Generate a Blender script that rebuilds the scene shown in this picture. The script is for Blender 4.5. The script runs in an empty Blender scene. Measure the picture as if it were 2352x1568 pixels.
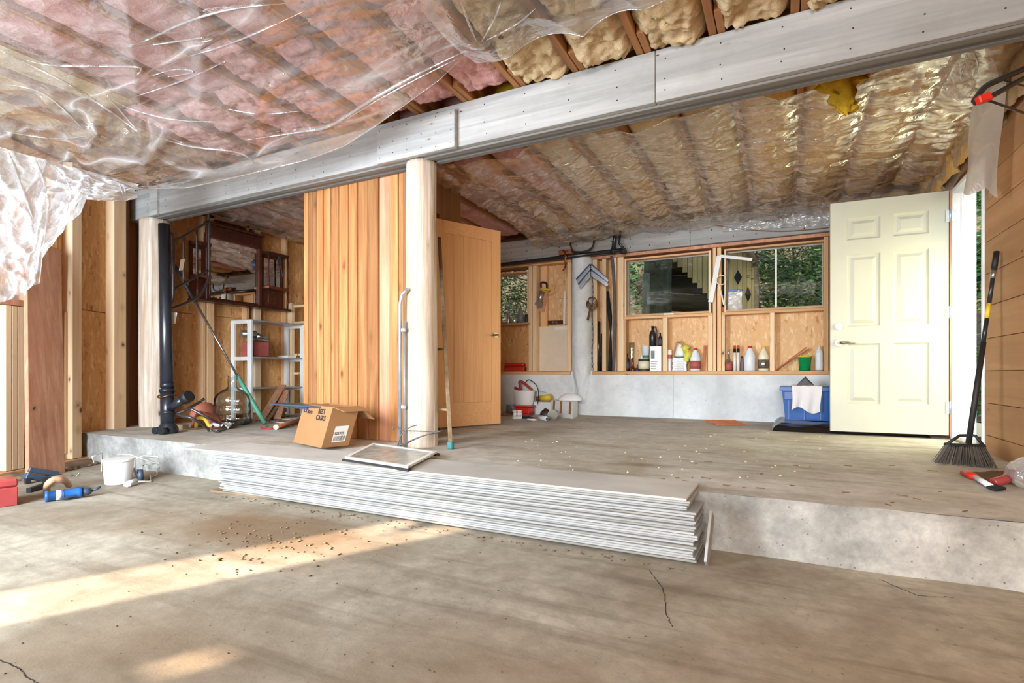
import bpy, bmesh, math, random
import numpy as np
from mathutils import Vector, Matrix, noise
SC = bpy.context.scene
COL = SC.collection
random.seed(7)
R = math.radians
# ------------------------------------------------------------------ camera
F = 1230.0; HY = 857.0; CH = 0.815; YAW = R(26.9)
SN, CS = math.sin(YAW), math.cos(YAW)
cam = bpy.data.cameras.new('camera'); cam.lens = F/2352*36; cam.sensor_width = 36
cam.shift_y = (HY-784)/2352; cam.clip_start = .02; cam.clip_end = 300
co = bpy.data.objects.new('camera', cam); COL.objects.link(co)
co.location = (0, 0, CH); co.rotation_euler = (R(90), 0, YAW); SC.camera = co
# ------------------------------------------------------------------ light
SC.view_settings.view_transform = 'Standard'; SC.view_settings.look = 'None'
SC.view_settings.gamma = 1; SC.view_settings.use_curve_mapping = False
SC.view_settings.exposure = 0.1
SC.cycles.max_bounces = 7; SC.cycles.diffuse_bounces = 4; SC.cycles.glossy_bounces = 3
SC.cycles.transmission_bounces = 5; SC.cycles.transparent_max_bounces = 10
SC.cycles.sample_clamp_indirect = 4.0; SC.cycles.use_denoising = True
SC.cycles.caustics_reflective = False; SC.cycles.caustics_refractive = False
W = bpy.data.worlds.new('world'); SC.world = W; W.use_nodes = True
wn = W.node_tree
sky = wn.nodes.new('ShaderNodeTexSky'); sky.sky_type = 'NISHITA'; sky.sun_disc = False
sky.sun_elevation = R(28); sky.sun_rotation = R(200); sky.air_density = 1.2; sky.dust_density = 2.0
bg = wn.nodes['Background']; bg.inputs[1].default_value = 0.7
wn.links.new(sky.outputs[0], bg.inputs[0])
def light(name, kind, loc, target, energy, color, size=(1, 1), **k):
    l = bpy.data.lights.new(name, kind); l.energy = energy; l.color = color
    if kind == 'AREA': l.shape = 'RECTANGLE'; l.size, l.size_y = size
    o = bpy.data.objects.new(name, l); COL.objects.link(o); o.location = loc
    o.rotation_euler = (Vector(target)-Vector(loc)).to_track_quat('-Z', 'Y').to_euler()
    for a, b in k.items(): setattr(l, a, b)
    return o
SUNDIR = Vector((.44, .9, -.53)).normalized()
light('sun', 'SUN', (-4, -8, 6), Vector((-4, -8, 6))+SUNDIR, 15.0, (1, .84, .68), angle=R(1.0))
light('daylight_garage_door', 'AREA', (-3.45, -.95, 1.35), (-4.6, 4.0, 1.0), 430, (.72, .86, 1), (1.6, 2.0))
light('fill_light_front', 'AREA', (1.3, -5.2, 2.1), (-1.6, 6.5, .9), 560, (.95, .97, 1), (4.0, 2.2), spread=R(140))  # added fill for the back wall, no such window is known
light('daylight_side_door', 'AREA', (1.55, 5.2, 1.35), (-1.5, 4.5, .5), 46, (1, .92, .48), (1.8, .7))

# ------------------------------------------------------------------ picture helpers (pixel + a real depth -> point in the room)
def ray(px, py):
    u = (px-1176)/F; v = (HY-py)/F
    return Vector((-SN+u*CS, CS+u*SN, v))
def atT(px, py, t): r = ray(px, py); return Vector((r.x*t, r.y*t, CH+r.z*t))
def atY(px, py, Y): r = ray(px, py); return atT(px, py, Y/r.y)
def atX(px, py, X): r = ray(px, py); return atT(px, py, X/r.x)
def atZ(px, py, Z): r = ray(px, py); return atT(px, py, (Z-CH)/r.z)
def atP(px, py, P, n):
    r = ray(px, py); return atT(px, py, (P[0]*n[0]+P[1]*n[1])/(r.x*n[0]+r.y*n[1]))
FZ = .265          # raised slab top
WY = 6.73          # rear wall inner face
# ------------------------------------------------------------------ materials
MATS = {}
def srgb(c):
    return tuple((x/12.92 if x <= .04045 else ((x+.055)/1.055)**2.4) for x in (c[0]/255, c[1]/255, c[2]/255))+(1,)
class N:
    def __init__(s, name):
        s.m = bpy.data.materials.new(name); s.m.use_nodes = True; s.t = s.m.node_tree
        s.b = s.t.nodes['Principled BSDF']; s.out = s.t.nodes['Material Output']; MATS[name] = s.m
    def n(s, typ, ins=None, **k):
        x = s.t.nodes.new('ShaderNode'+typ)
        for a, b in k.items(): setattr(x, a, b)
        for a, b in (ins or {}).items():
            if hasattr(b, 'is_output'): s.t.links.new(b, x.inputs[a])
            else: x.inputs[a].default_value = b
        return x
    def l(s, a, b): s.t.links.new(a, b)
    def set(s, **k):
        for a, b in k.items():
            i = s.b.inputs[a.replace('_', ' ')]
            if hasattr(b, 'is_output'): s.l(b, i)
            else: i.default_value = b
    def coord(s, scale=(1, 1, 1), rnd=True, rot=(0, 0, 0)):
        tc = s.n('TexCoord'); v = tc.outputs['Object']
        if rnd:
            oi = s.n('ObjectInfo'); mu = s.n('Math', {0: oi.outputs['Random'], 1: 37.0}, operation='MULTIPLY')
            v = s.n('VectorMath', {0: v, 1: mu.outputs[0]}, operation='ADD').outputs[0]
        return s.n('Mapping', {'Vector': v, 'Scale': scale, 'Rotation': rot}).outputs[0]
    def noise(s, vec, scale=5, detail=4, rough=.55, dist=0):
        return s.n('TexNoise', {'Vector': vec, 'Scale': scale, 'Detail': detail, 'Roughness': rough, 'Distortion': dist}).outputs[0]
    def ramp(s, fac, stops):
        x = s.n('ValToRGB', {'Fac': fac}); e = x.color_ramp.elements
        while len(e) < len(stops): e.new(.5)
        for i, (p, c) in enumerate(stops):
            e[i].position = p; e[i].color = c if len(c) == 4 and max(c) <= 1 else srgb(c)
        return x.outputs[0]
    def mix(s, fac, a, b, mode='MIX'):
        x = s.n('MixRGB', {'Fac': fac, 'Color1': a, 'Color2': b}, blend_type=mode); return x.outputs[0]
    def bump(s, h, strength=.3, dist=.01):
        x = s.n('Bump', {'Height': h, 'Strength': strength, 'Distance': dist}); s.l(x.outputs[0], s.b.inputs['Normal'])
def plain(name, c, rough=.5, metal=0, spec=.5, noisy=.12, sc=8):
    m = N(name); v = m.coord(); f = m.noise(v, sc, 3)
    a = srgb(c); lo = tuple(x*(1-noisy*1.6) for x in a[:3])+(1,); hi = tuple(min(1, x*(1+noisy)) for x in a[:3])+(1,)
    m.set(Base_Color=m.ramp(f, [(.3, lo), (.7, hi)]), Roughness=rough, Metallic=metal); m.b.inputs['Specular IOR Level'].default_value = spec
    return m.m
AX = {'X': (1, 0, 0), 'Y': (0, 1, 0), 'Z': (0, 0, 1)}
def wood(name, c1, c2, axis='Z', knots=.5, rough=.62, grain=1.0, var=.22, dirt=0, kd=9):
    m = N(name); a = AX[axis]
    sc = tuple(1.1*grain if a[i] else 26*grain for i in range(3))
    v = m.coord(sc); f = m.noise(v, 1.0, 5, .6, .7)
    col = m.ramp(f, [(.28, c1), (.5, tuple((x+y)/2 for x, y in zip(c1, c2))), (.72, c2)])
    v2 = m.coord(tuple(.7 if a[i] else 4 for i in range(3))); f2 = m.noise(v2, 1, 3)
    col = m.mix(m.ramp(f2, [(.35, (0, 0, 0, 1)), (.75, (.55, .55, .55, 1))]), col, srgb(c1))
    if knots:
        sp_ = m.n('SeparateXYZ', {0: m.coord()}); O_ = sp_.outputs
        if axis == 'Z': uu = m.n('Math', {0: O_[0], 1: O_[1]}, operation='ADD').outputs[0]; ll = O_[2]
        elif axis == 'X': uu = m.n('Math', {0: O_[1], 1: O_[2]}, operation='ADD').outputs[0]; ll = O_[0]
        else: uu = m.n('Math', {0: O_[0], 1: O_[2]}, operation='ADD').outputs[0]; ll = O_[1]
        vk = m.n('Mapping', {'Vector': m.n('CombineXYZ', {0: uu, 2: ll}).outputs[0], 'Scale': (kd, kd, kd*.42)}).outputs[0]
        dn = m.n('VectorMath', {0: m.n('TexNoise', {'Vector': vk, 'Scale': 3.0}).outputs[1], 'Scale': .12}, operation='SCALE').outputs[0]
        vk = m.n('VectorMath', {0: vk, 1: dn}, operation='ADD').outputs[0]
        vo = m.n('TexVoronoi', {'Vector': vk, 'Scale': 1.0}); kn = m.ramp(vo.outputs['Distance'], [(.04, (1, 1, 1, 1)), (.13*knots*2, (.25, .25, .25, 1)), (.2*knots*2+.06, (0, 0, 0, 1))])
        sc_ = m.n('SeparateColor', {0: vo.outputs['Color']}); on = m.n('Math', {0: sc_.outputs[0], 1: .3}, operation='GREATER_THAN').outputs[0]
        col = m.mix(m.n('Math', {0: kn, 1: on}, operation='MULTIPLY').outputs[0], col, srgb((100, 58, 30)))
    oi = m.n('ObjectInfo'); r = m.n('MapRange', {0: oi.outputs['Random'], 3: 1-var, 4: 1+var*.55}).outputs[0]
    hsv = m.n('HueSaturation', {'Color': col, 'Value': r}); col = hsv.outputs[0]
    if dirt:
        col = m.mix(m.ramp(m.noise(m.coord((1, 1, 1)), 3, 6, .65), [(.5, (0, 0, 0, 1)), (.75, (dirt, dirt, dirt, 1))]), col, srgb((90, 75, 60)))
    m.set(Base_Color=col, Roughness=rough); m.b.inputs['Specular IOR Level'].default_value = .3
    m.bump(f, .25, .004); return m.m
def osb(name, base=(206, 158, 106), dark=(140, 84, 42), light_=(232, 194, 146)):
    m = N(name); outs = []
    for k, (rt, sc) in enumerate((((.5, .5, 0), (42, 42, 10)), ((-.75, -.75, 0), (46, 46, 12)), ((1.35, 1.35, .3), (40, 40, 11)))):
        v = m.coord(sc, True, rt)
        dn = m.n('VectorMath', {0: m.n('TexNoise', {'Vector': v, 'Scale': .5}).outputs[1], 'Scale': 1.2}, operation='SCALE').outputs[0]
        v = m.n('VectorMath', {0: v, 1: dn}, operation='ADD').outputs[0]
        vo = m.n('TexVoronoi', {'Vector': v, 'Scale': 1.0}); outs.append(vo)
    sep = m.n('SeparateColor', {0: outs[0].outputs['Color']}); sep1 = m.n('SeparateColor', {0: outs[1].outputs['Color']}); sep2 = m.n('SeparateColor', {0: outs[2].outputs['Color']})
    f = m.noise(m.coord((9, 9, 9)), 1, 3)
    c = m.mix(m.ramp(f, [(.44, (0, 0, 0, 1)), (.5, (1, 1, 1, 1))]), sep.outputs[0], sep1.outputs[0])
    c = m.mix(m.ramp(m.noise(m.coord((7, 7, 7), True, (1, 1, 1)), 1, 3), [(.5, (0, 0, 0, 1)), (.56, (1, 1, 1, 1))]), c, sep2.outputs[0])
    fine = m.noise(m.coord((60, 60, 60)), 1, 4)
    c2 = m.mix(.25, c, fine)
    col = m.ramp(c2, [(.05, dark), (.2, base), (.6, base), (.95, light_)])
    m.set(Base_Color=col, Roughness=.7); m.b.inputs['Specular IOR Level'].default_value = .2; m.bump(c2, .35, .004); return m.m
def concrete(name, c1, c2, stain=(120, 100, 78), st=.5, pits=.5, streak=None, bump=.3, sc=1.0, patches=()):
    m = N(name); v = m.coord((sc, sc, sc), False)
    f = m.noise(v, 2.2, 8, .62, .4); col = m.ramp(f, [(.3, c1), (.7, c2)])
    g = m.noise(v, 14, 6, .7); col = m.mix(.22, col, m.ramp(g, [(.3, (60, 56, 50)), (.7, (255, 250, 244))]), 'OVERLAY')
    s = m.noise(v, .9, 5, .6, .6); col = m.mix(m.ramp(s, [(.46, (0, 0, 0, 1)), (.72, (st, st, st, 1))]), col, srgb(stain))
    if streak:
        vs = m.coord(streak, False, (0, 0, .35)); k = m.noise(vs, 1, 6, .6, .4)
        col = m.mix(m.ramp(k, [(.52, (0, 0, 0, 1)), (.72, (.5, .5, .5, 1))]), col, srgb(tuple(x*.72 for x in stain)))
    for (px_, py_, rx_, ry_, k_) in patches:
        mp = m.n('Mapping', {'Vector': m.coord((1, 1, 1), False), 'Location': (-px_/rx_, -py_/ry_, 0), 'Scale': (1/rx_, 1/ry_, .01)}).outputs[0]
        mp = m.n('VectorMath', {0: mp, 1: m.n('VectorMath', {0: m.n('TexNoise', {'Vector': v, 'Scale': 2.6, 'Detail': 6}).outputs[1], 'Scale': 1.3}, operation='SCALE').outputs[0]}, operation='ADD').outputs[0]
        mp = m.n('VectorMath', {0: mp, 1: (.65, .65, .65)}, operation='SUBTRACT').outputs[0]
        gd = m.n('VectorMath', {0: mp}, operation='LENGTH').outputs[1]
        col = m.mix(m.ramp(gd, [(.35, (k_, k_, k_, 1)), (1.0, (0, 0, 0, 1))]), col, srgb((124, 98, 70)))
    if pits:
        vo = m.n('TexVoronoi', {'Vector': v, 'Scale': 26.0, 'Randomness': 1.0})
        sp = m.n('SeparateColor', {0: vo.outputs['Color']})
        on = m.n('Math', {0: sp.outputs[0], 1: .72}, operation='GREATER_THAN').outputs[0]
        d = m.ramp(vo.outputs['Distance'], [(.05, (1, 1, 1, 1)), (.17, (0, 0, 0, 1))])
        dm = m.n('Math', {0: d, 1: on}, operation='MULTIPLY').outputs[0]; dm = m.n('Math', {0: dm, 1: pits}, operation='MULTIPLY').outputs[0]
        col = m.mix(dm, col, srgb((58, 50, 42)))
    m.set(Base_Color=col, Roughness=.82); m.b.inputs['Specular IOR Level'].default_value = .25
    m.bump(g, bump, .006); return m
def insul(name, c1, c2):
    m = N(name); v = m.coord((1, 1, 1)); f = m.noise(v, 7, 8, .68, 1.2); g = m.noise(v, 34, 6, .75, .5)
    col = m.mix(.35, m.ramp(f, [(.3, c1), (.68, c2)]), m.ramp(g, [(.3, c1), (.7, c2)]))
    m.set(Base_Color=col, Roughness=.95); m.b.inputs['Specular IOR Level'].default_value = .05
    h = m.mix(.5, f, g); m.bump(h, .9, .02); return m.m
def film(name, alpha=.22, haze_glint=.5, hz=(.7, 2.6, 2.6), tint=(.93, .9, .86), rough=.16, wr=(3, 20, 20), fs=.9, glos=.45, base=.03):
    m = N(name); t = m.t; t.nodes.remove(m.b)
    v = m.coord(wr, False); h = m.noise(v, 1, 4, .5, .8); h2 = m.noise(m.coord((11, 8, 11), False), 1, 3, .5, 1.4)
    bp = m.n('Bump', {'Height': m.mix(.45, h, h2), 'Strength': .55, 'Distance': .03}).outputs[0]
    gl = m.n('BsdfGlossy', {'Color': (1, 1, 1, 1), 'Roughness': rough, 'Normal': bp}).outputs[0]
    df = m.n('BsdfDiffuse', {'Color': tint+(1,), 'Normal': bp}).outputs[0]; tl = m.n('BsdfTranslucent', {'Color': tint+(1,), 'Normal': bp}).outputs[0]
    dd = m.n('MixShader', {0: .5, 1: df, 2: tl}).outputs[0]
    fr = m.n('LayerWeight', {'Blend': .35, 'Normal': bp}).outputs['Fresnel']
    tr = m.n('BsdfTransparent', {'Color': (.98, .97, .95, 1)}).outputs[0]
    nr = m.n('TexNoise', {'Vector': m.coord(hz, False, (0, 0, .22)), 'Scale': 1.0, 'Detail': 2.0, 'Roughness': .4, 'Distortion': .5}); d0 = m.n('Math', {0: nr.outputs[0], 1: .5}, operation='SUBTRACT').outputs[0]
    line = m.ramp(m.n('Math', {0: d0}, operation='ABSOLUTE').outputs[0], [(.0, (1, 1, 1, 1)), (.006, (.45, .45, .45, 1)), (.03, (0, 0, 0, 1))])  # white lines painted as crease highlights, beside the film's own haze
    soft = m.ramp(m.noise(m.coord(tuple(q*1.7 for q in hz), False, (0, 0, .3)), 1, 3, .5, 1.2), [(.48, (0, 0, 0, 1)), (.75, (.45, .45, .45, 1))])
    al = m.n('Math', {0: m.n('Math', {0: line, 1: soft}, operation='ADD').outputs[0], 1: haze_glint, 2: alpha}, operation='MULTIPLY_ADD'); al.use_clamp = True
    a = m.n('MixShader', {0: al.outputs[0], 1: tr, 2: dd}).outputs[0]
    k = m.n('Math', {0: fr, 1: fs, 2: base}, operation='MULTIPLY_ADD').outputs[0]
    k = m.n('Math', {0: k, 1: glos}, operation='MINIMUM').outputs[0]
    b = m.n('MixShader', {0: k, 1: a, 2: gl}).outputs[0]
    t.links.new(b, m.out.inputs[0]); return m.m
def glass(name, tint=(.97, 1, .99, 1), rough=.0, refl=.06):
    m = N(name); m.t.nodes.remove(m.b)
    tr = m.n('BsdfTransparent', {'Color': tint}).outputs[0]; gl = m.n('BsdfGlossy', {'Roughness': rough}).outputs[0]
    fr = m.n('LayerWeight', {'Blend': .12}).outputs['Fresnel']
    k = m.n('Math', {0: fr, 1: refl}, operation='ADD').outputs[0]
    m.l(m.n('MixShader', {0: k, 1: tr, 2: gl}).outputs[0], m.out.inputs[0]); return m.m

concrete('floor_concrete', (138, 127, 109), (180, 170, 152), (122, 102, 78), .8, .35, (1.0, 9, 1), .35, patches=((-2.35, 1.9, .95, .42, .8), (-.6, 1.2, .8, .5, .45), (-1.75, .9, .5, .3, .5), (.5, 1.7, 1.0, .4, .3)))
concrete('slab_concrete', (178, 172, 160), (214, 209, 198), (150, 132, 100), .55, .4, (1.2, 7, 1), .25)
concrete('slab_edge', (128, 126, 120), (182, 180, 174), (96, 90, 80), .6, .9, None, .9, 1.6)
concrete('wall_concrete', (210, 216, 220), (236, 241, 244), (160, 162, 160), .5, .5, None, .3)
wood('fir', (216, 166, 116), (242, 204, 158), 'Z', .35)
wood('fir_x', (216, 160, 110), (240, 198, 148), 'X', .3)
wood('fir_y', (150, 98, 56), (190, 134, 84), 'Y', .3)
wood('stud_pale', (230, 192, 146), (250, 226, 190), 'Z', .4, var=.12)
wood('dark_stud', (120, 78, 48), (160, 110, 70), 'Z', .3)
wood('redwood', (184, 124, 92), (226, 176, 142), 'Z', .25, dirt=.25)
wood('cedar', (152, 94, 50), (210, 156, 100), 'Z', .6, grain=.9, var=.34, kd=8)
wood('door_fir', (218, 158, 106), (236, 184, 132), 'Z', 0, .45, grain=1.6, var=.05)
wood('door_fir_x', (218, 158, 106), (236, 184, 132), 'X', 0, .45, grain=1.6, var=.05)
wood('plywood', (166, 116, 74), (200, 152, 104), 'Y', .12, var=.1, grain=.35, dirt=.12)
wood('mahogany', (64, 30, 20), (104, 54, 36), 'X', 0, .35)
wood('post_wood', (176, 148, 120), (240, 232, 222), 'Z', .32, .7, grain=1.2, var=.05, dirt=.12, kd=5.5)
wood('beam_paint', (150, 148, 144), (198, 195, 190), 'X', .12, .75, grain=.6, var=.05, dirt=.2)
wood('beam_paint_dark', (112, 108, 102), (146, 142, 136), 'X', .1, .75, grain=.6, var=.05)
wood('fence_wood', (196, 170, 112), (224, 200, 146), 'Z', .2, var=.15)
wood('dark_timber', (40, 42, 32), (74, 76, 58), 'X', .1, .85, dirt=.3)
wood('stick_wood', (160, 92, 58), (196, 124, 84), 'X', 0)
wood('scrap_wood', (128, 104, 78), (180, 152, 118), 'X', .2)
osb('osb', (222, 180, 132), (164, 112, 66), (240, 212, 172)); osb('osb_warm', (212, 160, 104), (132, 80, 40), (236, 194, 140))
insul('insul_pink', (198, 134, 130), (240, 190, 182)); insul('insul_yellow', (200, 142, 70), (246, 202, 130)); insul('insul_cream', (190, 152, 102), (240, 218, 178)); insul('insul_tan', (150, 112, 74), (200, 164, 120))
insul('insul_gold', (176, 130, 20), (222, 180, 60))
film('film_front', .12, .5, (.32, 1.9, 1.9), (.97, .94, .9), .11, (2.2, 9, 16), fs=1.3, glos=.6, base=.09); film('film_rear', .18, .35, (2.2, 5, 3), (1, .88, .74), .2, (5, 12, 16), fs=.9, glos=.35, base=.07); film('film_glint', .3, .3, (3, 3, 3), (1, .98, .95), .12, (5, 5, 5), fs=1.2, glos=.7, base=.25); film('film_curtain', .78, .3, (4, 4, 1.5), (.97, .97, .97), .2, (9, 9, 3)); film('film_grey', .3, .3, (3, 3, 3), (.8, .8, .82), .1)  # the third is a pale film with highlights put into its colour
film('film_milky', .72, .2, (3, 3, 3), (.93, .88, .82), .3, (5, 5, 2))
glass('window_glass', (.93, .96, .95, 1), .0, .03); glass('carboy_glass', (.88, .93, .94, 1), .05, .2)
def mk(**k):
    for n_, v in k.items(): plain(n_, *v)
plain('white_paint', (232, 232, 226), .45, noisy=.02); plain('door_white', (188, 188, 175), .4, noisy=.03, sc=3); plain('bright_white', (240, 240, 240), .4, noisy=.02)
plain('black_pipe', (38, 41, 47), .26); plain('black_rubber', (30, 28, 28), .6); plain('black_matte', (18, 17, 17), .85)
plain('grey_tube', (96, 90, 88), .35, .6); plain('steel', (178, 176, 170), .3, .9); plain('nickel', (150, 142, 126), .3, .9); plain('galv', (190, 196, 204), .35, .7)
plain('red_plastic', (200, 44, 30), .35); plain('red_tool', (160, 62, 60), .4); plain('red_dull', (176, 92, 82), .6); plain('blue_bin', (30, 88, 160), .35, noisy=.04); plain('blue_tool', (36, 98, 170), .3); plain('blue_slate', (62, 78, 98), .5)
plain('green_sleeve', (84, 148, 122), .5, noisy=.05); plain('green_pail', (18, 146, 82), .3, noisy=.04); plain('green_label', (60, 160, 80), .5); plain('teal', (60, 128, 128), .5)
plain('yellow_plastic', (222, 190, 60), .5); plain('lime_yellow', (226, 222, 92), .6); plain('orange_stick', (190, 88, 48), .55); plain('copper', (150, 92, 66), .35, .8)
plain('terracotta', (176, 104, 78), .7); plain('cardboard', (158, 114, 72), .8, noisy=.05); plain('cardboard_in', (140, 100, 62), .8, noisy=.05); plain('ink', (44, 34, 30), .8)
plain('paper', (236, 232, 224), .8, noisy=.04); plain('drywall', (166, 165, 162), .9, noisy=.1, sc=5); plain('drywall_b', (157, 155, 150), .9, noisy=.12, sc=5); plain('drywall_c', (142, 139, 132), .9, noisy=.15, sc=5); plain('drywall_dark', (150, 140, 126), .9); plain('drywall_top', (196, 191, 181), .9, noisy=.12, sc=2.5)
plain('beige_board', (228, 214, 192), .7, noisy=.03); plain('cloth_white', (228, 222, 222), .9, noisy=.03); plain('cloth_grey', (110, 108, 112), .9)
plain('jug_white', (228, 232, 236), .4, noisy=.02); plain('cream_plastic', (232, 226, 196), .4, noisy=.03); plain('label_grey', (120, 118, 120), .5); plain('brown_can', (70, 50, 46), .5, noisy=.3)
plain('broom_grey', (92, 86, 80), .6); plain('leaf_brown', (110, 74, 44), .8, noisy=.3); plain('trash_black', (22, 21, 23), .18, noisy=.1); plain('dust', (120, 96, 70), .95, noisy=.3); plain('crumb', (216, 202, 160), .9)
plain('log_bark', (74, 78, 58), .95, noisy=.3); plain('soil', (70, 62, 44), .95, noisy=.4); plain('wire_white', (226, 216, 200), .4); plain('foam_grey', (92, 92, 94), .8); plain('tan_hose', (190, 146, 112), .6); plain('dark_glass_stuff', (40, 34, 28), .4)
plain('leaf_a', (78, 128, 60), .7, noisy=.3); plain('leaf_b', (44, 84, 44), .7, noisy=.3); plain('leaf_c', (150, 160, 84), .7, noisy=.3); plain('twig', (120, 116, 92), .8, noisy=.3); plain('rod_green', (84, 150, 70), .8)
plain('dusty_glass', (176, 178, 166), .25, noisy=.25, sc=14)
m = N('mirror'); m.set(Base_Color=(.9, .9, .88, 1), Metallic=1.0, Roughness=.015)

# ------------------------------------------------------------------ mesh builder
ORG = {}
class MB:
    def __init__(s): s.v = []; s.f = []; s.mi = []; s.sm = []; s.cm = 0; s.smooth = False
    def add(s, vs, fs, M=None, smooth=None):
        b = len(s.v)
        for p in vs: s.v.append(tuple(M @ Vector(p)) if M else tuple(p))
        for f in fs: s.f.append([b+i for i in f]); s.mi.append(s.cm); s.sm.append(s.smooth if smooth is None else smooth)
        return s
    def box(s, a, b, M=None, bev=0):
        x0, x1 = sorted((a[0], b[0])); y0, y1 = sorted((a[1], b[1])); z0, z1 = sorted((a[2], b[2]))
        if bev > 0:
            bv = min(bev, (x1-x0)*.3, (y1-y0)*.3, (z1-z0)*.3); vs = []; idx = {}
            for i, x in enumerate((x0, x1)):
                for j, y in enumerate((y0, y1)):
                    for k, z in enumerate((z0, z1)):
                        sx, sy, sz = (1-2*i)*bv, (1-2*j)*bv, (1-2*k)*bv
                        for ax, p in enumerate(((x, y+sy, z+sz), (x+sx, y, z+sz), (x+sx, y+sy, z))): idx[i, j, k, ax] = len(vs); vs.append(p)
            fs = []
            for i in (0, 1): fs.append([idx[i, 0, 0, 0], idx[i, 1, 0, 0], idx[i, 1, 1, 0], idx[i, 0, 1, 0]][::(1 if i else -1)])
            for j in (0, 1): fs.append([idx[0, j, 0, 1], idx[0, j, 1, 1], idx[1, j, 1, 1], idx[1, j, 0, 1]][::(1 if j else -1)])
            for k in (0, 1): fs.append([idx[0, 0, k, 2], idx[1, 0, k, 2], idx[1, 1, k, 2], idx[0, 1, k, 2]][::(1 if k else -1)])
            for j in (0, 1):
                for k in (0, 1): fs.append([idx[0, j, k, 1], idx[1, j, k, 1], idx[1, j, k, 2], idx[0, j, k, 2]][::(1 if (j ^ k) else -1)])
            for i in (0, 1):
                for k in (0, 1): fs.append([idx[i, 0, k, 0], idx[i, 1, k, 0], idx[i, 1, k, 2], idx[i, 0, k, 2]][::(-1 if (i ^ k) else 1)])
            for i in (0, 1):
                for j in (0, 1): fs.append([idx[i, j, 0, 0], idx[i, j, 1, 0], idx[i, j, 1, 1], idx[i, j, 0, 1]][::(1 if (i ^ j) else -1)])
            for i in (0, 1):
                for j in (0, 1):
                    for k in (0, 1): fs.append([idx[i, j, k, 0], idx[i, j, k, 1], idx[i, j, k, 2]][::(1 if (i+j+k) % 2 else -1)])
            return s.add(vs, fs, M)
        vs = [(x, y, z) for x in (x0, x1) for y in (y0, y1) for z in (z0, z1)]
        return s.add(vs, [(0, 1, 3, 2), (4, 6, 7, 5), (0, 4, 5, 1), (2, 3, 7, 6), (0, 2, 6, 4), (1, 5, 7, 3)], M)
    def bar(s, a, b, w, h, up=(0, 0, 1), bev=0):      # box from point a to b with section w x h
        a = Vector(a); b = Vector(b); d = b-a; L = d.length; d.normalize(); up = Vector(up)
        if abs(d.dot(up)) > .98: up = Vector((0, 1, 0))
        x = d.cross(up).normalized(); y = x.cross(d).normalized()
        M = Matrix(((x.x, d.x, y.x, a.x), (x.y, d.y, y.y, a.y), (x.z, d.z, y.z, a.z), (0, 0, 0, 1)))
        return s.box((-w/2, 0, -h/2), (w/2, L, h/2), M, bev)
    def tube(s, pts, r, seg=10, cap=True, smooth=True):
        pts = [Vector(p) for p in pts]; n = len(pts); rr = r if isinstance(r, (list, tuple)) else [r]*n
        vs = []; prev = None
        for i, p in enumerate(pts):
            t = (pts[min(i+1, n-1)]-pts[max(i-1, 0)])
            if t.length < 1e-9: t = Vector((0, 0, 1))
            t.normalize()
            if prev is None: x = t.orthogonal().normalized()
            else:
                x = prev-t*prev.dot(t)
                x = x.normalized() if x.length > 1e-6 else t.orthogonal().normalized()
            prev = x; y = t.cross(x)
            for k in range(seg):
                a = 2*math.pi*k/seg; vs.append(p+(x*math.cos(a)+y*math.sin(a))*rr[i])
        fs = []
        for i in range(n-1):
            for k in range(seg):
                k2 = (k+1) % seg; fs.append((i*seg+k, i*seg+k2, (i+1)*seg+k2, (i+1)*seg+k))
        s.add(vs, fs, None, smooth)
        if cap: s.f.append([len(s.v)-len(vs)+k for k in range(seg)][::-1]); s.f.append([len(s.v)-seg+k for k in range(seg)]); s.mi += [s.cm]*2; s.sm += [False]*2
        return s
    def lathe(s, prof, c=(0, 0, 0), seg=20, M=None, sx=1, sy=1):
        vs = []
        for r, z in prof:
            for k in range(seg):
                a = 2*math.pi*k/seg; vs.append((c[0]+r*math.cos(a)*sx, c[1]+r*math.sin(a)*sy, c[2]+z))
        fs = []; n = len(prof)
        for i in range(n-1):
            for k in range(seg):
                k2 = (k+1) % seg; fs.append((i*seg+k, i*seg+k2, (i+1)*seg+k2, (i+1)*seg+k))
        s.add(vs, fs, M, True)
        b = len(s.v)-len(vs)
        if prof[0][0] > 1e-4: s.f.append([b+k for k in range(seg)][::-1]); s.mi.append(s.cm); s.sm.append(False)
        if prof[-1][0] > 1e-4: s.f.append([b+(n-1)*seg+k for k in range(seg)]); s.mi.append(s.cm); s.sm.append(False)
        return s
    def grid(s, fn, nu, nv, smooth=True):
        vs = [fn(i/nu, j/nv) for j in range(nv+1) for i in range(nu+1)]
        fs = [(j*(nu+1)+i, j*(nu+1)+i+1, (j+1)*(nu+1)+i+1, (j+1)*(nu+1)+i) for j in range(nv) for i in range(nu)]
        return s.add(vs, fs, None, smooth)
    def prism(s, poly, h, M=None):       # poly in XY extruded by h in +Z (local)
        n = len(poly); vs = [(x, y, 0) for x, y in poly]+[(x, y, h) for x, y in poly]
        return s.add(vs, [tuple(range(n))[::-1], tuple(range(n, 2*n))]+[(i, (i+1) % n, n+(i+1) % n, n+i) for i in range(n)], M)
    def build(s, name, mat, parent=None, origin=None):
        V = np.array(s.v, dtype=float); mn, mx = V.min(0), V.max(0)
        o = Vector(((mn[0]+mx[0])/2, (mn[1]+mx[1])/2, mn[2])) if origin is None else Vector(origin)
        me = bpy.data.meshes.new(name); me.from_pydata((V-np.array(o)).tolist(), [], s.f); me.update()
        for m_ in (mat if isinstance(mat, (list, tuple)) else [mat]): me.materials.append(MATS[m_])
        me.polygons.foreach_set('material_index', s.mi); me.polygons.foreach_set('use_smooth', s.sm); me.update()
        ob = bpy.data.objects.new(name, me); COL.objects.link(ob)
        ORG[ob.name] = o
        if parent: ob.parent = parent; ob.location = o-ORG[parent.name]
        else: ob.location = o
        return ob
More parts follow.
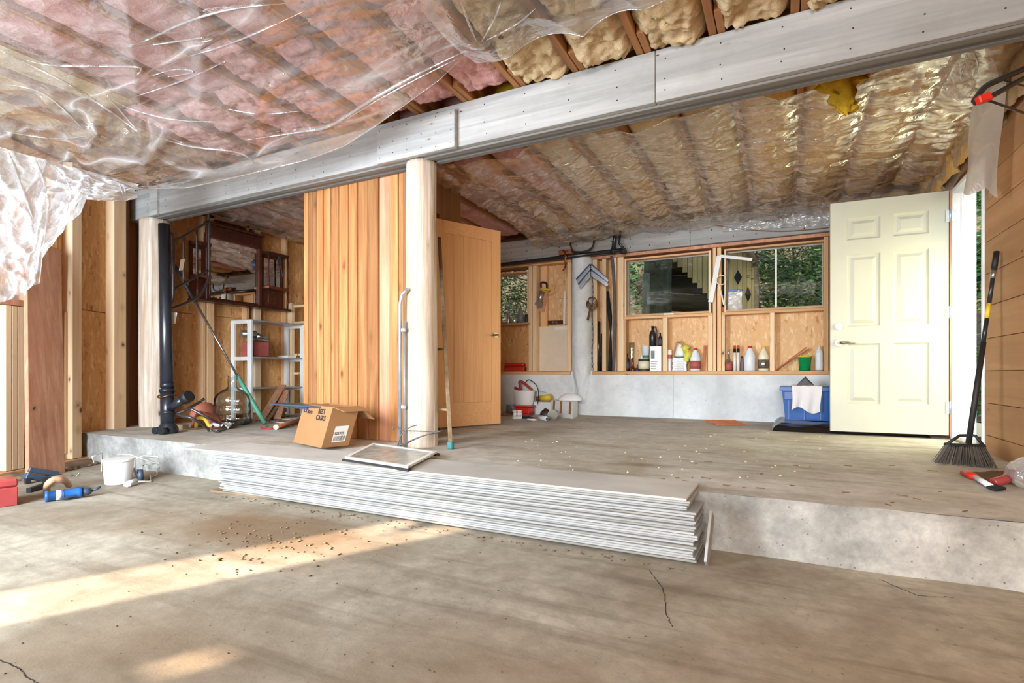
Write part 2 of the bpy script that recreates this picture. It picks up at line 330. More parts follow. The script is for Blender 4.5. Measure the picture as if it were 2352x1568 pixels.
def thing(name, label, cat, loc, group=None):
    o = bpy.data.objects.new(name, None); COL.objects.link(o); o.empty_display_size = .1; o.location = loc; ORG[o.name] = Vector(loc)
    o['label'] = label; o['category'] = cat
    if group: o['group'] = group
    return o
def struct(name, loc=(0, 0, 0), label=None):
    o = bpy.data.objects.new(name, None); COL.objects.link(o); o.empty_display_size = .1; o.location = loc; ORG[o.name] = Vector(loc); o['kind'] = 'structure'
    if label: o['label'] = label
    return o
def st(o, label=None):
    o['kind'] = 'structure'
    if label: o['label'] = label
    return o
def tag(o, label, cat, group=None, kind=None):
    o['label'] = label; o['category'] = cat
    if group: o['group'] = group
    if kind: o['kind'] = kind
    return o
def stuff(o): o['kind'] = 'stuff'; return o
def solidify(o, t, offset=0):
    m_ = o.modifiers.new('thickness', 'SOLIDIFY'); m_.thickness = t; m_.offset = offset; return o
def arc(pts, n=6):      # smooth a polyline (Catmull-Rom)
    P = [Vector(p) for p in pts]; out = []
    for i in range(len(P)-1):
        a = P[max(i-1, 0)]; b = P[i]; c = P[i+1]; d = P[min(i+2, len(P)-1)]
        for k in range(n):
            t = k/n; out.append(.5*((2*b)+(c-a)*t+(2*a-5*b+4*c-d)*t*t+(3*b-a-3*c+d)*t**3))
    out.append(P[-1]); return out
def nz(x, y, z=0): return noise.noise(Vector((x, y, z)))
def ridge(x, y, z=0): return 1-abs(nz(x, y, z))*2.2

# ================================================================== STRUCTURE
g = MB(); g.grid(lambda u, v: (-8.5+10*u, -2.6+9.6*v, 0.0), 2, 2); g.box((-8.5, -2.6, -.15), (1.5, 7.0, -.001))
st(g.build('floor', 'floor_concrete', origin=(0, 0, 0)), 'lower garage floor of stained bare concrete')
# raised slab with a rough front edge
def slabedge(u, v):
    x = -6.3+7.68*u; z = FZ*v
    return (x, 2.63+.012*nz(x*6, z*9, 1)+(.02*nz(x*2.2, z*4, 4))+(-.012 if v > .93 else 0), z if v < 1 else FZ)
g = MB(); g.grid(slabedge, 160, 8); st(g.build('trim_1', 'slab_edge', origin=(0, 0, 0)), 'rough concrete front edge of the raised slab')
g = MB(); g.box((-6.1, 2.69, .002), (1.38, 6.74, FZ-.002)); g.grid(lambda u, v: (-6.1+7.48*u, 2.618+4.12*v, FZ), 2, 2)
st(g.build('floor.001', 'slab_concrete', origin=(0, 0, 0)), 'raised concrete slab at the back of the garage')

# ---- beam
BY = 3.2; BZ0, BZ1 = 2.415, 2.72
bm_ = struct('beam', (-2.4, BY, BZ0), 'long grey painted beam crossing the room')
xs = [-6.2, atY(590, 400, BY).x, atY(1505, 150, BY).x, 1.25]
for i in range(3):
    MB().box((xs[i]+.0015, BY, BZ0), (xs[i+1]-.0015, BY+.045, BZ1), bev=.004).build('board', 'beam_paint', bm_)
MB().box((-6.2, BY+.047, BZ0-.012), (1.25, BY+.10, BZ1-.01), bev=.003).build('board', 'beam_paint_dark', bm_)
MB().box((-6.2, BY+.102, BZ0+.004), (1.25, BY+.155, BZ1-.01), bev=.003).build('board', 'beam_paint_dark', bm_)
MB().box((-6.2, BY+.157, BZ0-.006), (1.25, BY+.20, BZ1-.01), bev=.003).build('board', 'beam_paint_dark', bm_)
pl = MB().box((atY(867, 300, BY-.03).x, BY-.042, 2.402), (atY(1046, 300, BY-.03).x, BY-.001, 2.668), bev=.004).build('splice_plate', 'beam_paint', bm_)
MB().box((-5.72, BY-.03, 2.405), (-5.60, BY-.001, 2.70), bev=.003).build('cleat', 'beam_paint', bm_)
g = MB()
x = -6.1
while x < 1.2:
    for z in ((2.46, 2.53, 2.60, 2.67) if int(x*7) % 2 else (2.47, 2.55, 2.665)):
        c = (x+random.uniform(-.012, .012), BY-.001, z+random.uniform(-.012, .012)); g.tube([c, (c[0], BY+.002, c[2])], .0045, 6)
    x += .305
a, b = atY(867, 300, BY-.03).x, atY(1046, 300, BY-.03).x
for k in range(18):
    c = (a+.03+(b-a-.06)*((k % 6)/5), BY-.0435, 2.44+.095*(k//6)+random.uniform(-.02, .02)); g.tube([c, (c[0], BY-.040, c[2])], .0045, 6)
stuff(g.build('nail', 'ink', bm_))
# rear beam
rb = struct('beam.001', (-3, WY-.05, 2.34), 'grey beam on top of the rear wall')
for x0, x1 in ((-6.1, -4.6), (-4.6, -2.35), (-2.35, -1.0), (-1.0, 1.24)):
    MB().box((x0+.002, WY-.05, 2.345), (x1-.002, WY+.1, 2.66), bev=.003).build('board', 'beam_paint', rb)
g = MB(); x = -3.4
while x < .6:
    for z in (2.40, 2.5, 2.6): g.tube([(x, WY-.053, z), (x, WY-.049, z)], .007, 6)
    x += .24
stuff(g.build('nail', 'ink', rb))
# ---- log posts
def post(name, cx, cy, r0, r1, label, seed):
    g = MB(); n = 48
    def fn(u, v):
        a = 2*math.pi*u; z = FZ+(BZ0-.004-FZ)*v; r = r0+(r1-r0)*v
        r += .006*nz(math.cos(a)*3+seed, math.sin(a)*3, z*1.3)+.004*nz(math.cos(a)*11, math.sin(a)*11+seed, z*1.5)
        if v < .09: r += (.004*nz(math.cos(a)*18, math.sin(a)*18, 3)-.004)*(1-v/.09)
        return (cx+r*math.cos(a)*1.0, cy+r*math.sin(a), z)
    g.grid(fn, n, 60)
    b = len(g.v)-(n+1)*61; g.f.append([b+60*(n+1)+i for i in range(n)]); g.mi.append(0); g.sm.append(False)
    return st(g.build(name, 'post_wood'), label)
post('trim_2', -2.46, 3.325, .124, .112, 'peeled pale log post at the middle of the beam', 2)
post('trim_3', -5.87, 3.31, .145, .14, 'peeled log post under the left end of the beam', 9)

# ---- ceiling: deck, joists, batts
ce = struct('ceiling', (0, 0, 2.95))
MB().box((-8.4, -2.6, 2.96), (1.5, 7.0, 3.0)).build('deck', 'osb_warm', ce)
JX = [-1.175+.4095*k for k in range(-17, 7)]
for x in JX:
    if -8.3 < x < 1.3:
        MB().box((x-.021, -2.5, 2.722), (x+.021, 3.35, 2.955), bev=.003).build('joist', 'fir_y', ce)
        MB().box((x+.026, 3.0, 2.722), (x+.066, 6.8, 2.955), bev=.003).build('joist', 'fir_y', ce)
def batt(x0, x1, y0, y1, mat, amp, low, seed, parent):
    if not (y1 > 2.7 and y0 < 3.5): amp *= .5
    if y0 < 3.2 and x1 < -1.6: amp *= .4; low *= .7
    fine_ = y1 > 2.7 and y0 < 3.5; nx, ny = (26, max(24, int((y1-y0)*80))) if fine_ else (14, max(8, int((y1-y0)*26)))
    def fn(u, v):
        x = x0+(x1-x0)*u; y = y0+(y1-y0)*v
        e = min(1, 5*min(u, 1-u)+.15)*min(1, 9*min(v, 1-v)*(y1-y0)+.35)
        z = 2.80-low*e-amp*(.5+nz(x*5+seed, y*5, seed)+.6*nz(x*13, y*13, seed)+.3*nz(x*30, y*30, seed))*(.3+.7*e)
        if fine_: z += .028*max(0, ridge(x*7+nz(y*6, x*6)*1.2, y*7, seed+3))**2-.014*nz(x*45, y*45, seed)
        jx = .012*nz(x*9, y*9, seed+5); return (min(max(x+jx, x0), x1), y, min(z, 2.94))
    g = MB(); g.grid(fn, nx, ny)
    g.add([(x0, y0, 2.94), (x1, y0, 2.94), (x1, y1, 2.94), (x0, y1, 2.94), (x0, y0, 2.78), (x1, y0, 2.78), (x1, y1, 2.78), (x0, y1, 2.78)], [(0, 1, 2, 3), (0, 4, 5, 1), (2, 6, 7, 3)])
    return g.build('insulation_batt', mat, parent)
rr = random.Random(3)
for i in range(len(JX)-1):
    x0, x1 = JX[i]+.022, JX[i+1]-.022
    if x0 < -7.0 or x1 > 1.6: continue
    xm = (x0+x1)/2
    # front bays
    if xm > -1.62: segs = [(-.4, .9, 'insul_tan'), (.92, 1.9, 'insul_tan'), (1.92, 2.72, 'insul_cream'), (2.74, 3.24, 'insul_cream')]
    else:
        y1_ = 3.2; segs = [(-1.3, -.2, 'insul_cream'), (-.18, .95, 'insul_cream' if xm < -1.9 else 'insul_pink'), (.97, 2.1, 'insul_cream' if xm < -3.9 else 'insul_pink'), (2.12, 3.2, 'insul_pink' if xm > -4.6 else 'insul_tan')]
    sft = rr.uniform(-.3, .3)
    for a, b, mt in segs:
        a = a-.01 if a < 2.6 else a; a, b = (a+(sft if a > -.3 else 0), b+(sft if b < 2.5 else 0)) if xm < -1.62 else (a, b)
        fl = 'cream' in mt or 'tan' in mt
        batt(x0, x1, a, b, mt, .05 if (b > 2.7 and fl) else .028, .075 if xm > -1.62 else .09, rr.random()*40, ce)
for i in range(len(JX)-1):
    x0, x1 = JX[i]+.068, JX[i+1]+.024
    if x0 < -8.0 or x1 > 1.5: continue
    xm = (x0+x1)/2
    mt = 'insul_pink' if xm < -1.75 else 'insul_cream' if xm < -.3 else 'insul_yellow'
    batt(x0, x1, 3.42, 4.1, 'insul_gold' if xm > -1.9 else mt, .035, .07, rr.random()*40, ce)
    batt(x0, x1, 4.12, 5.4, mt, .03, .08, rr.random()*40, ce)
    batt(x0, x1, 5.42, 6.66, mt if (xm < -2.6 or xm > -1) else 'insul_yellow', .03, .08, rr.random()*40, ce)

# ---- left wall (turned a little toward the camera)
WP = Vector((-5.86, 2.7, 0)); wd = Vector((-.42, .9, 0)).normalized(); wnn = Vector((wd.y, -wd.x, 0))
def onL(px, py, d=0): P = WP+wnn*d; return atP(px, py, P, wnn)
wl = struct('wall_left', (-5.5, 2.0, 0))
def wallboard(px0, px1, z0, z1, d0, d1, name, mat, parent=wl):   # vertical board between two picture columns, lying between depths d0 and d1 off the wall plane
    a = onL(px0, 857, d1); b = onL(px1, 857, d1); s0 = (a-WP).dot(wd); s1 = (b-WP).dot(wd)
    M = Matrix(((wd.x, wnn.x, 0, WP.x), (wd.y, wnn.y, 0, WP.y), (0, 0, 1, 0), (0, 0, 0, 1)))
    return MB().box((s0, d0, z0), (s1, d1, z1), M, .003).build(name, mat, parent)
zb = [.05, .42, 1.33, 2.62]
def zL(px, py): return onL(px, py).z
for (z0, z1) in ((.02, zL(225, 1001)-.003), (zL(225, 1001)+.003, zL(225, 716)-.003), (zL(225, 716)+.003, 2.7)):
    wallboard(188, 264, z0, z1, -.02, 0, 'osb_panel', 'osb_warm')
for (z0, z1) in ((.02, 1.3), (1.305, 2.7)):
    wallboard(58, 187.6, z0, z1, -.02, 0, 'osb_panel', 'osb_warm')
wallboard(262, 290, .05, 2.7, 0.001, .09, 'stud', 'stud_pale')
wallboard(166, 188, .05, 2.7, 0.001, .09, 'stud', 'stud_pale')
wallboard(150, 164, .1, 1.36, 0.001, .05, 'stud', 'fir')
for a, b in ((13, 27), (28, 40), (41, 55)): wallboard(a, b, .05, zL(30, 705), 0.001, .09, 'stud', 'stud_pale')
wallboard(57, 66, .05, 2.3, .001, .07, 'stud', 'redwood'); wallboard(120, 132, .05, 2.6, .001, .06, 'stud', 'fir')
wallboard(-130, 60, zL(30, 704), zL(30, 690), 0.0, .10, 'header', 'redwood')
wallboard(-130, 9, zL(5, 880), zL(5, 706)-.002, -.01, .03, 'dark_panel', 'black_matte')
wallboard(-130, 12, .02, zL(5, 882), -.02, 0, 'osb_panel', 'osb_warm')
wallboard(-130, 58, zL(30, 690)+.01, 2.7, -.02, 0, 'osb_panel', 'osb_warm')
wallboard(-130, 292, .0, .045, .001, .10, 'sill_plate', 'fir_x')
wallboard(290, 298, .0, 2.7, -.1, .02, 'corner_board', 'dark_stud')
M = Matrix(((wd.x, wnn.x, 0, WP.x), (wd.y, wnn.y, 0, WP.y), (0, 0, 1, 0), (0, 0, 0, 1)))
MB().box((-1.9, -.10, 0), (.85, -.021, 2.95), M).build('sheathing', 'dark_stud', wl)
# ---- rear-left room: side wall + rear wall left of the closet
wr = struct('wall_left.001', (-6.1, 5, FZ))
LX = -6.1
for (y0, y1) in ((3.3, 4.1), (4.105, 5.3), (5.305, 6.72)):
    for (z0, z1) in ((FZ, 1.5), (1.505, 2.7)): MB().box((LX-.02, y0, z0), (LX, y1, z1)).build('osb_panel', 'osb_warm', wr)
for px in (465, 476, 566, 586, 655):
    y = atX(px, 800, LX+.09).y; w = .04 if px not in (476, 586) else .09
    MB().box((LX+.001, y, FZ+.045), (LX+.09, y+w, 2.68), bev=.003).build('stud', 'fir' if px != 586 else 'stud_pale', wr)
MB().box((LX, 3.5, FZ+.001), (LX+.09, 6.72, FZ+.042)).build('sill_plate', 'fir_y', wr)
MB().box((LX-.1, 3.3, FZ), (LX-.021, 6.8, 2.95)).build('sheathing', 'dark_stud', wr)
MB().box((LX, 3.44, 2.64), (LX+.09, 6.6, 2.70), bev=.003).build('top_plate', 'fir_y', wr)
# ---- rear wall
wb = struct('wall_back', (-1, WY, FZ))
g = MB(); g.grid(lambda u, v: (-6.1+7.4*u, WY+.004*nz(u*30, v*4), FZ+(.80-FZ)*v), 60, 4); g.box((-6.1, WY+.006, FZ), (1.3, WY+.2, .80))
g.build('concrete_footing_wall', 'wall_concrete', wb)
MB().box((atY(1546, 900, WY).x-.003, WY-.004, FZ), (atY(1546, 900, WY).x+.003, WY+.002, .8)).build('form_seam', 'slab_edge', wb)
def bx(px): return atY(px, 857, WY).x
MB().box((-6.0, WY-.02, .801), (bx(1311), WY+.15, .84), bev=.003).build('sill_plate', 'fir_x', wb)
MB().box((bx(1361), WY-.02, .801), (1.24, WY+.15, .84), bev=.003).build('sill_plate', 'fir_x', wb)
def stud(p0, p1, z0=.842, z1=2.30, d0=0, d1=.14, mat='stud_pale', name='stud'):
    return MB().box((bx(p0), WY+d0, z0), (bx(p1), WY+d1, z1), bev=.003).build(name, mat, wb)
MB().box((-6.0, WY-.01, 2.302), (bx(1311), WY+.14, 2.34), bev=.003).build('top_plate', 'fir_x', wb)
MB().box((bx(1361), WY-.01, 2.302), (1.24, WY+.14, 2.34), bev=.003).build('top_plate', 'redwood', wb)
# studs left part
for a, b in ((1214, 1221), (1223, 1232), (1303, 1311)): stud(a, b)
stud(1236, 1251, 1.46, 2.30, .09, .138, 'fir')
# right part
for a, b in ((1362, 1371), (1383, 1392), (1406, 1416), (1418, 1432)): stud(a, b)
stud(1637, 1645, mat='fir'); stud(1647, 1656, mat='fir', d0=.01)
stud(1522, 1533, .842, 1.50); stud(1768, 1779, .842, 1.50); stud(1626, 1636, .842, 1.50); stud(1657, 1665, .842, 1.50); stud(1432, 1438, .842, 1.50, mat='fir'); stud(1893, 1903, .842, 2.30, mat='fir')
for px0, px1, z0, z1, mt in ((1362, 1436, .842, 2.34, 'osb'), (1436, 1640, .842, 1.51, 'osb'), (1656, 1900, .842, 1.51, 'osb'), (1222, 1311, .842, 1.84, 'osb'), (1222, 1311, 1.845, 2.34, 'osb'), (1100, 1222, .842, 1.5, 'osb_warm')):
    MB().box((bx(px0), WY+.141, z0), (bx(px1), WY+.155, z1)).build('osb_panel', mt, wb)
for (x0, x1) in ((-6.1, -5.3), (-5.3, -4.0)):
    MB().box((x0, WY+.141, .842), (x1-.004, WY+.155, 2.34)).build('osb_panel', 'osb_warm', wb)
for x in (-5.9, -5.5, -5.1, -4.7, -4.3): MB().box((x, WY, .842), (x+.04, WY+.14, 2.30), bev=.003).build('stud', 'fir', wb)
MB().box((bx(1903)+.003, WY+.141, .842), (1.3, WY+.155, 2.34)).build('osb_panel', 'osb', wb)
MB().box((bx(1233), WY+.09, .845), (bx(1302), WY+.10, atY(1260, 749, WY+.09).z), bev=.002).build('beige_board', 'beige_board', wb)
MB().box((bx(1268), WY+.082, atY(1260, 759, WY+.08).z), (bx(1300), WY+.0895, atY(1260, 751, WY+.08).z)).build('taped_notice', 'paper', wb)
def window(name, p0, p1, z0, z1, mull=None, label=None, shelf=False):
    w = struct(name, ((bx(p0)+bx(p1))/2, WY, z0), label); X0, X1 = bx(p0), bx(p1); t = .022
    for a, b in (((X0-.001, WY+.005, z0-t), (X1+.001, WY+.14, z0)), ((X0-.001, WY+.005, z1), (X1+.001, WY+.14, z1+t)), ((X0-t, WY+.005, z0-t), (X0-.0015, WY+.14, z1+t)), ((X1+.0015, WY+.005, z0-t), (X1+t, WY+.14, z1+t))):
        MB().box(a, b, bev=.002).build('frame', 'fir_x' if b[0]-a[0] > .1 else 'stud_pale', w)
    MB().box((X0, WY+.110, z0), (X1, WY+.114, z1)).build('pane', 'window_glass', w)
    q = .014
    g = MB(); g.box((X0, WY+.1, z0), (X1, WY+.118, z0+q)); g.box((X0, WY+.1, z1-q), (X1, WY+.118, z1)); g.box((X0, WY+.1, z0+q), (X0+q, WY+.118, z1-q)); g.box((X1-q, WY+.1, z0+q), (X1, WY+.118, z1-q))
    g.build('sash', 'beam_paint', w)
    if mull: MB().box((bx(mull)-.01, WY+.1, z0+q), (bx(mull)+.01, WY+.12, z1-q)).build('mullion', 'white_paint', w)
    return w
MB().box((-6.2, WY+.157, 2.29), (1.4, WY+.2, 2.98)).build('eave_board', 'dark_stud', wb)
MB().box((-6.2, WY+.157, .80), (bx(1095), WY+.2, 2.29)).build('sheathing', 'dark_stud', wb)
window('window_1', 1095, 1210, 1.54, 2.22, None, 'small window left of the concrete column')
window('window_2', 1438, 1628, 1.555, 2.25, None, 'left of the two long windows')
window('window_3', 1668, 1892, 1.555, 2.25, 1782, 'right of the two long windows')
MB().box((bx(1095)-.02, WY-.07, 1.49), (bx(1217), WY+.1, 1.515), bev=.003).build('sill_shelf', 'redwood', wb)
for a, b in ((1433, 1636), (1657, 1893)):
    MB().box((bx(a), WY+.001, 1.50), (bx(b), WY+.14, 1.531), bev=.003).build('sill_board', 'fir_x', wb)
# concrete column with spilled foot
g = MB(); cx = bx(1336)
def colf(u, v):
    a = math.pi*(1+u); z = .42+(2.343-.42)*v; k = 1.0
    if z < .95: k = .45+.55*max(0, (z-.42)/.53)**.8; 
    r = .135*k+.006*nz(u*6, z*6)*(3 if z < .9 else 1)
    r += .002*(1 if (z % .16) < .012 else 0)
    return (cx+r*math.cos(a), WY+.04+r*1.15*math.sin(a), z)
g.grid(colf, 30, 90); st(g.build('trim_4', 'wall_concrete'), 'round concrete column against the rear wall')
MB().box((bx(1311)+.001, WY+.05, .8), (bx(1361)-.001, WY+.16, 2.34)).build('column_backing', 'wall_concrete', wb)
MB().box((atY(1300, 860, WY).x, WY+.02, .8), (atY(1370, 860, WY).x, WY+.05, .84)).build('column_backing', 'wall_concrete', wb)
# ---- right wall: horizontal wide boards, door opening, jamb
RX = 1.25
wR = struct('wall_right', (RX, 3, 0))
z = .39-.222*2; k = 0
while z < 2.94:
    z1 = min(z+.2195, 2.95); z0 = max(z, 0.0)
    ys = [-2.5, -.4, 2.0+(.5 if k % 2 else 0), 4.82] if z0 < 2.35 else [-2.5, -.4, 2.0, 4.4, 6.73]
    for a, b in zip(ys[:-1], ys[1:]): MB().box((RX, a+.0015, z0), (RX+.02+.001*(k % 3), b-.0015, z1-.0012), bev=.002).build('plank', 'plywood', wR)
    if z0 < 2.35:
        MB().box((RX, 5.66, max(z0, FZ)), (RX+.02, 6.72, z1-.001)).build('plank', 'plywood', wR)
    z += .222; k += 1
MB().box((RX+.025, -2.5, 0), (RX+.1, 4.82, 2.95)).build('sheathing', 'fir_y', wR)
MB().box((RX+.025, 5.665, 0), (RX+.1, 6.9, 2.95)).build('sheathing', 'fir_y', wR)
MB().box((RX+.025, 4.82, 2.36), (RX+.1, 5.665, 2.95)).build('sheathing', 'fir_y', wR)
dj = struct('door_1', (RX, 5.6, FZ), 'white six panel exterior door standing open')
for a, b, nm in (((RX-.01, 5.60, FZ), (RX+.15, 5.655, 2.335), 'jamb'), ((RX-.01, 4.83, FZ), (RX+.15, 4.86, 2.335), 'jamb'), ((RX-.01, 4.86, 2.30), (RX+.15, 5.60, 2.335), 'head_jamb'), ((RX+.05, 5.585, FZ), (RX+.063, 5.5995, 2.30), 'door_stop'), ((RX-.01, 4.86, FZ+.001), (RX+.15, 5.585, FZ+.02), 'threshold')):
    MB().box(a, b, bev=.003).build(nm, 'bright_white' if nm != 'threshold' else 'nickel', dj)
# six panel door: local frame, x from hinge to free edge
def panel_door(M, Wd, H, T, cols, rows, mat, parent):
    g = MB(); xs_ = [0]; 
    for a, b in cols: xs_ += [a, b]
    xs_.append(Wd); zs_ = [0]
    for a, b in rows: zs_ += [a, b]
    zs_.append(H)
    panels = []
    for i in range(len(xs_)-1):
        for j in range(len(zs_)-1):
            x0, x1, z0, z1 = xs_[i], xs_[i+1], zs_[j], zs_[j+1]
            if i % 2 and j % 2:
                rings = [(0, 0), (.008, .009), (.016, .014), (.030, .014), (.056, .002)]; vs = []; fs = []
                for ins, dep in rings: vs += [(x0+ins, -dep*-1, z0+ins), (x1-ins, dep, z0+ins), (x1-ins, dep, z1-ins), (x0+ins, dep, z1-ins)]
                for r_ in range(len(rings)-1):
                    for q in range(4): fs.append((r_*4+q, r_*4+(q+1) % 4, r_*4+4+(q+1) % 4, r_*4+4+q))
                e = (len(rings)-1)*4
                pm = MB(); pm.add(vs, fs+[(e, e+1, e+2, e+3)], M); panels.append(pm)
            else: g.add([(x0, 0, z0), (x1, 0, z0), (x1, 0, z1), (x0, 0, z1)], [(0, 1, 2, 3)], M)
    g.add([(0, 0, 0), (Wd, 0, 0), (Wd, T, 0), (0, T, 0), (0, 0, H), (Wd, 0, H), (Wd, T, H), (0, T, H)], [(0, 1, 2, 3), (4, 5, 6, 7), (0, 3, 7, 4), (1, 2, 6, 5), (3, 2, 6, 7)], M)
    leaf = g.build('door_leaf', mat, parent)
    for pm in panels: pm.build('raised_panel', mat, parent)
    return leaf
hp = Vector((1.222, 5.60, FZ+.035)); fp = Vector((.372, 5.56, FZ+.035)); dx = (fp-hp).normalized(); dW = (fp-hp).length
dn = Vector((dx.y, -dx.x, 0)); dn = -dn if dn.y < 0 else dn     # away from the camera
MD = Matrix(((dx.x, dn.x, 0, hp.x), (dx.y, dn.y, 0, hp.y), (0, 0, 1, hp.z), (0, 0, 0, 1)))
panel_door(MD, dW, 2.03, .044, [(.135, .385), (.475, .725)], [(.245, .775), (.925, 1.565), (1.69, 1.885)], 'door_white', dj)
def local(M, *p): return M @ Vector(p)
g = MB(); c = local(MD, dW-.065, 0, .925-.14); n_ = -dn
g.tube([c, c+n_*.012], .033, 20); g.tube([c+n_*.01, c+n_*.045], .011, 10); g.tube([c+n_*.045, c+n_*.05-dx*.05, c+n_*.046-dx*.115+Vector((0, 0, -.004))], [.011, .010, .007], 10)
g.build('lever_handle', 'nickel', dj)
g = MB(); c = local(MD, dW-.065, 0, .925+.005); g.tube([c, c+n_*.016], .030, 20); g.tube([c+n_*.016, c+n_*.022], .017, 16); g.box(c+n_*.022+Vector((-.003, -.012, -.014)), c+n_*.022+Vector((.003, 0, .014))); g.build('deadbolt', 'steel', dj)
for zz in (.23, 1.02, 1.82):
    g = MB(); c = local(MD, -.006, -.006, zz); g.box(c+Vector((.0, -.001, -.05)), c+Vector((.045, .003, .05))); g.box(c+Vector((-.03, -.001, -.05)), c+Vector((-.004, .004, .05)))
    g.tube([c+Vector((0, -.004, -.052)), c+Vector((0, -.004, .052))], .006, 8); g.build('hinge', 'galv', dj)
MB().box((1.226, 5.588, FZ+.03), (1.238, 5.599, 2.33)).build('weather_strip', 'redwood', dj)

# ---- cedar closet
cl = struct('wall_center', (-3.4, 3.42, FZ), 'closet clad in knotty cedar boards')
pb = [697, 707.5, 717.6, 727, 742, 759, 777, 798.5, 820, 844, 868, 893.5, 914, 927]
for i in range(len(pb)-1):
    y = 3.41+(.012 if i == 10 else 0)+random.uniform(0, .003)
    X0, X1 = atY(pb[i], 800, 3.41).x, atY(pb[i+1], 800, 3.41).x
    MB().box((X0+.0026, y, FZ), (X1-.0026, y+.02, 2.50), bev=.006).build('plank', 'cedar' if i != 10 else 'redwood', cl)
XC0, XC1 = atY(697, 800, 3.41).x, -2.98
MB().box((XC0+.01, 3.432, FZ), (-2.66, 3.47, 2.7)).build('wall_panel', 'dark_stud', cl)
MB().box((XC0+.01, 3.47, FZ), (XC0+.05, 4.7, 2.7)).build('wall_panel', 'dark_stud', cl)
MB().box((XC0+.05, 4.66, FZ), (XC1, 4.70, 2.7)).build('wall_panel', 'dark_stud', cl)
MB().box((XC1-.04, 4.32, FZ), (XC1, 4.66, 2.7)).build('wall_panel', 'dark_stud', cl)
MB().box((XC1-.04, 3.47, 2.36), (XC1, 4.32, 2.7)).build('wall_panel', 'dark_stud', cl)
MB().box((-2.70, 3.40, FZ), (-2.655, 3.431, 2.42), bev=.004).build('corner_board', 'dark_stud', cl)
# fir door, swung open
d2 = struct('door_2', (-3.0, 4.27, FZ), 'unpainted fir door standing open beside the closet')
h2 = atT(996, 860, 5.16); h2.z = FZ+.02; f2 = atT(1150, 860, 5.66); f2.z = FZ+.02
dx2 = (f2-h2).normalized(); W2 = (f2-h2).length; nn2 = Vector((-dx2.y, dx2.x, 0)); nn2 = nn2 if nn2.y > 0 else -nn2
M2 = Matrix(((dx2.x, nn2.x, 0, h2.x), (dx2.y, nn2.y, 0, h2.y), (0, 0, 1, h2.z), (0, 0, 0, 1)))
H2 = 2.03; s_ = .115
for a, b, nm in (((0, 0, 0), (s_, .035, H2), 'stile'), ((W2-s_, 0, 0), (W2, .035, H2), 'stile')): MB().box(a, b, M2, .0015).build(nm, 'door_fir', d2)
for a, b in (((s_, 0, 0), (W2-s_, .035, .235)), ((s_, 0, H2-.125), (W2-s_, .035, H2))): MB().box(a, b, M2, .0015).build('rail', 'door_fir_x', d2)
nb = 5
for k in range(nb):
    x0 = s_+(W2-2*s_)*k/nb; x1 = s_+(W2-2*s_)*(k+1)/nb; MB().box((x0+.0006, .007, .235), (x1-.0006, .028, H2-.125), M2, .002).build('plank', 'door_fir', d2)
g = MB(); c = M2 @ Vector((W2-.07, 0, .93)); nf = -nn2
g.tube([c, c+nf*.01], .03, 18); g.tube([c+nf*.01, c+nf*.05], .009, 8); g.tube([c+nf*.05, c+nf*.05-dx2*.05, c+nf*.046-dx2*.1], [.009, .008, .006], 8); g.tube([c+nn2*.035, c+nn2*.075, c+nn2*.08-dx2*.08], .008, 8)
g.build('lever_handle', 'nickel', d2)

# ---- unseen wall behind the camera, gaps shaped for sun streak, sun patch and fill
wf = struct('wall_front_mask', (-3, -2.6, 0))
YF = -1.75
SX = -3.98
for a, b in (((-8.5, 0), (-6.0, 2.95)), ((-3.5, 0), (-2.92, 2.95)), ((-2.74, 0), (-1.1, 2.95)), ((-2.92, 0), (-2.74, 1.54)), ((-2.92, 1.68), (-2.74, 2.95)), ((-1.1, 0), (1.6, .9)), ((-1.1, 2.4), (1.6, 2.95)), ((-6.0, 2.55), (-3.5, 2.95))):
    MB().box((a[0], YF-.1, a[1]), (b[0], YF, b[1])).build('panel', 'plywood', wf)
# added sun blocker: leaves only a narrow gap for the streak
MB().box((-6.02, YF-.16, .02), (SX, YF-.12, 2.6)).build('sun_blocker', 'plywood', wf)

up_ = struct('yard_shade_block', (-3, 2, 3.0), 'unseen block over the garage, added to shade the yard')  # unseen block added to keep the fence and trees outside in shade
MB().box((-8.6, -1.9, 3.01), (1.7, 7.1, 3.06)).build('shade_block_base', 'fir_y', up_); MB().box((-8.6, -1.85, 3.06), (1.5, 7.05, 5.6)).build('shade_block_body', 'fence_wood', up_)
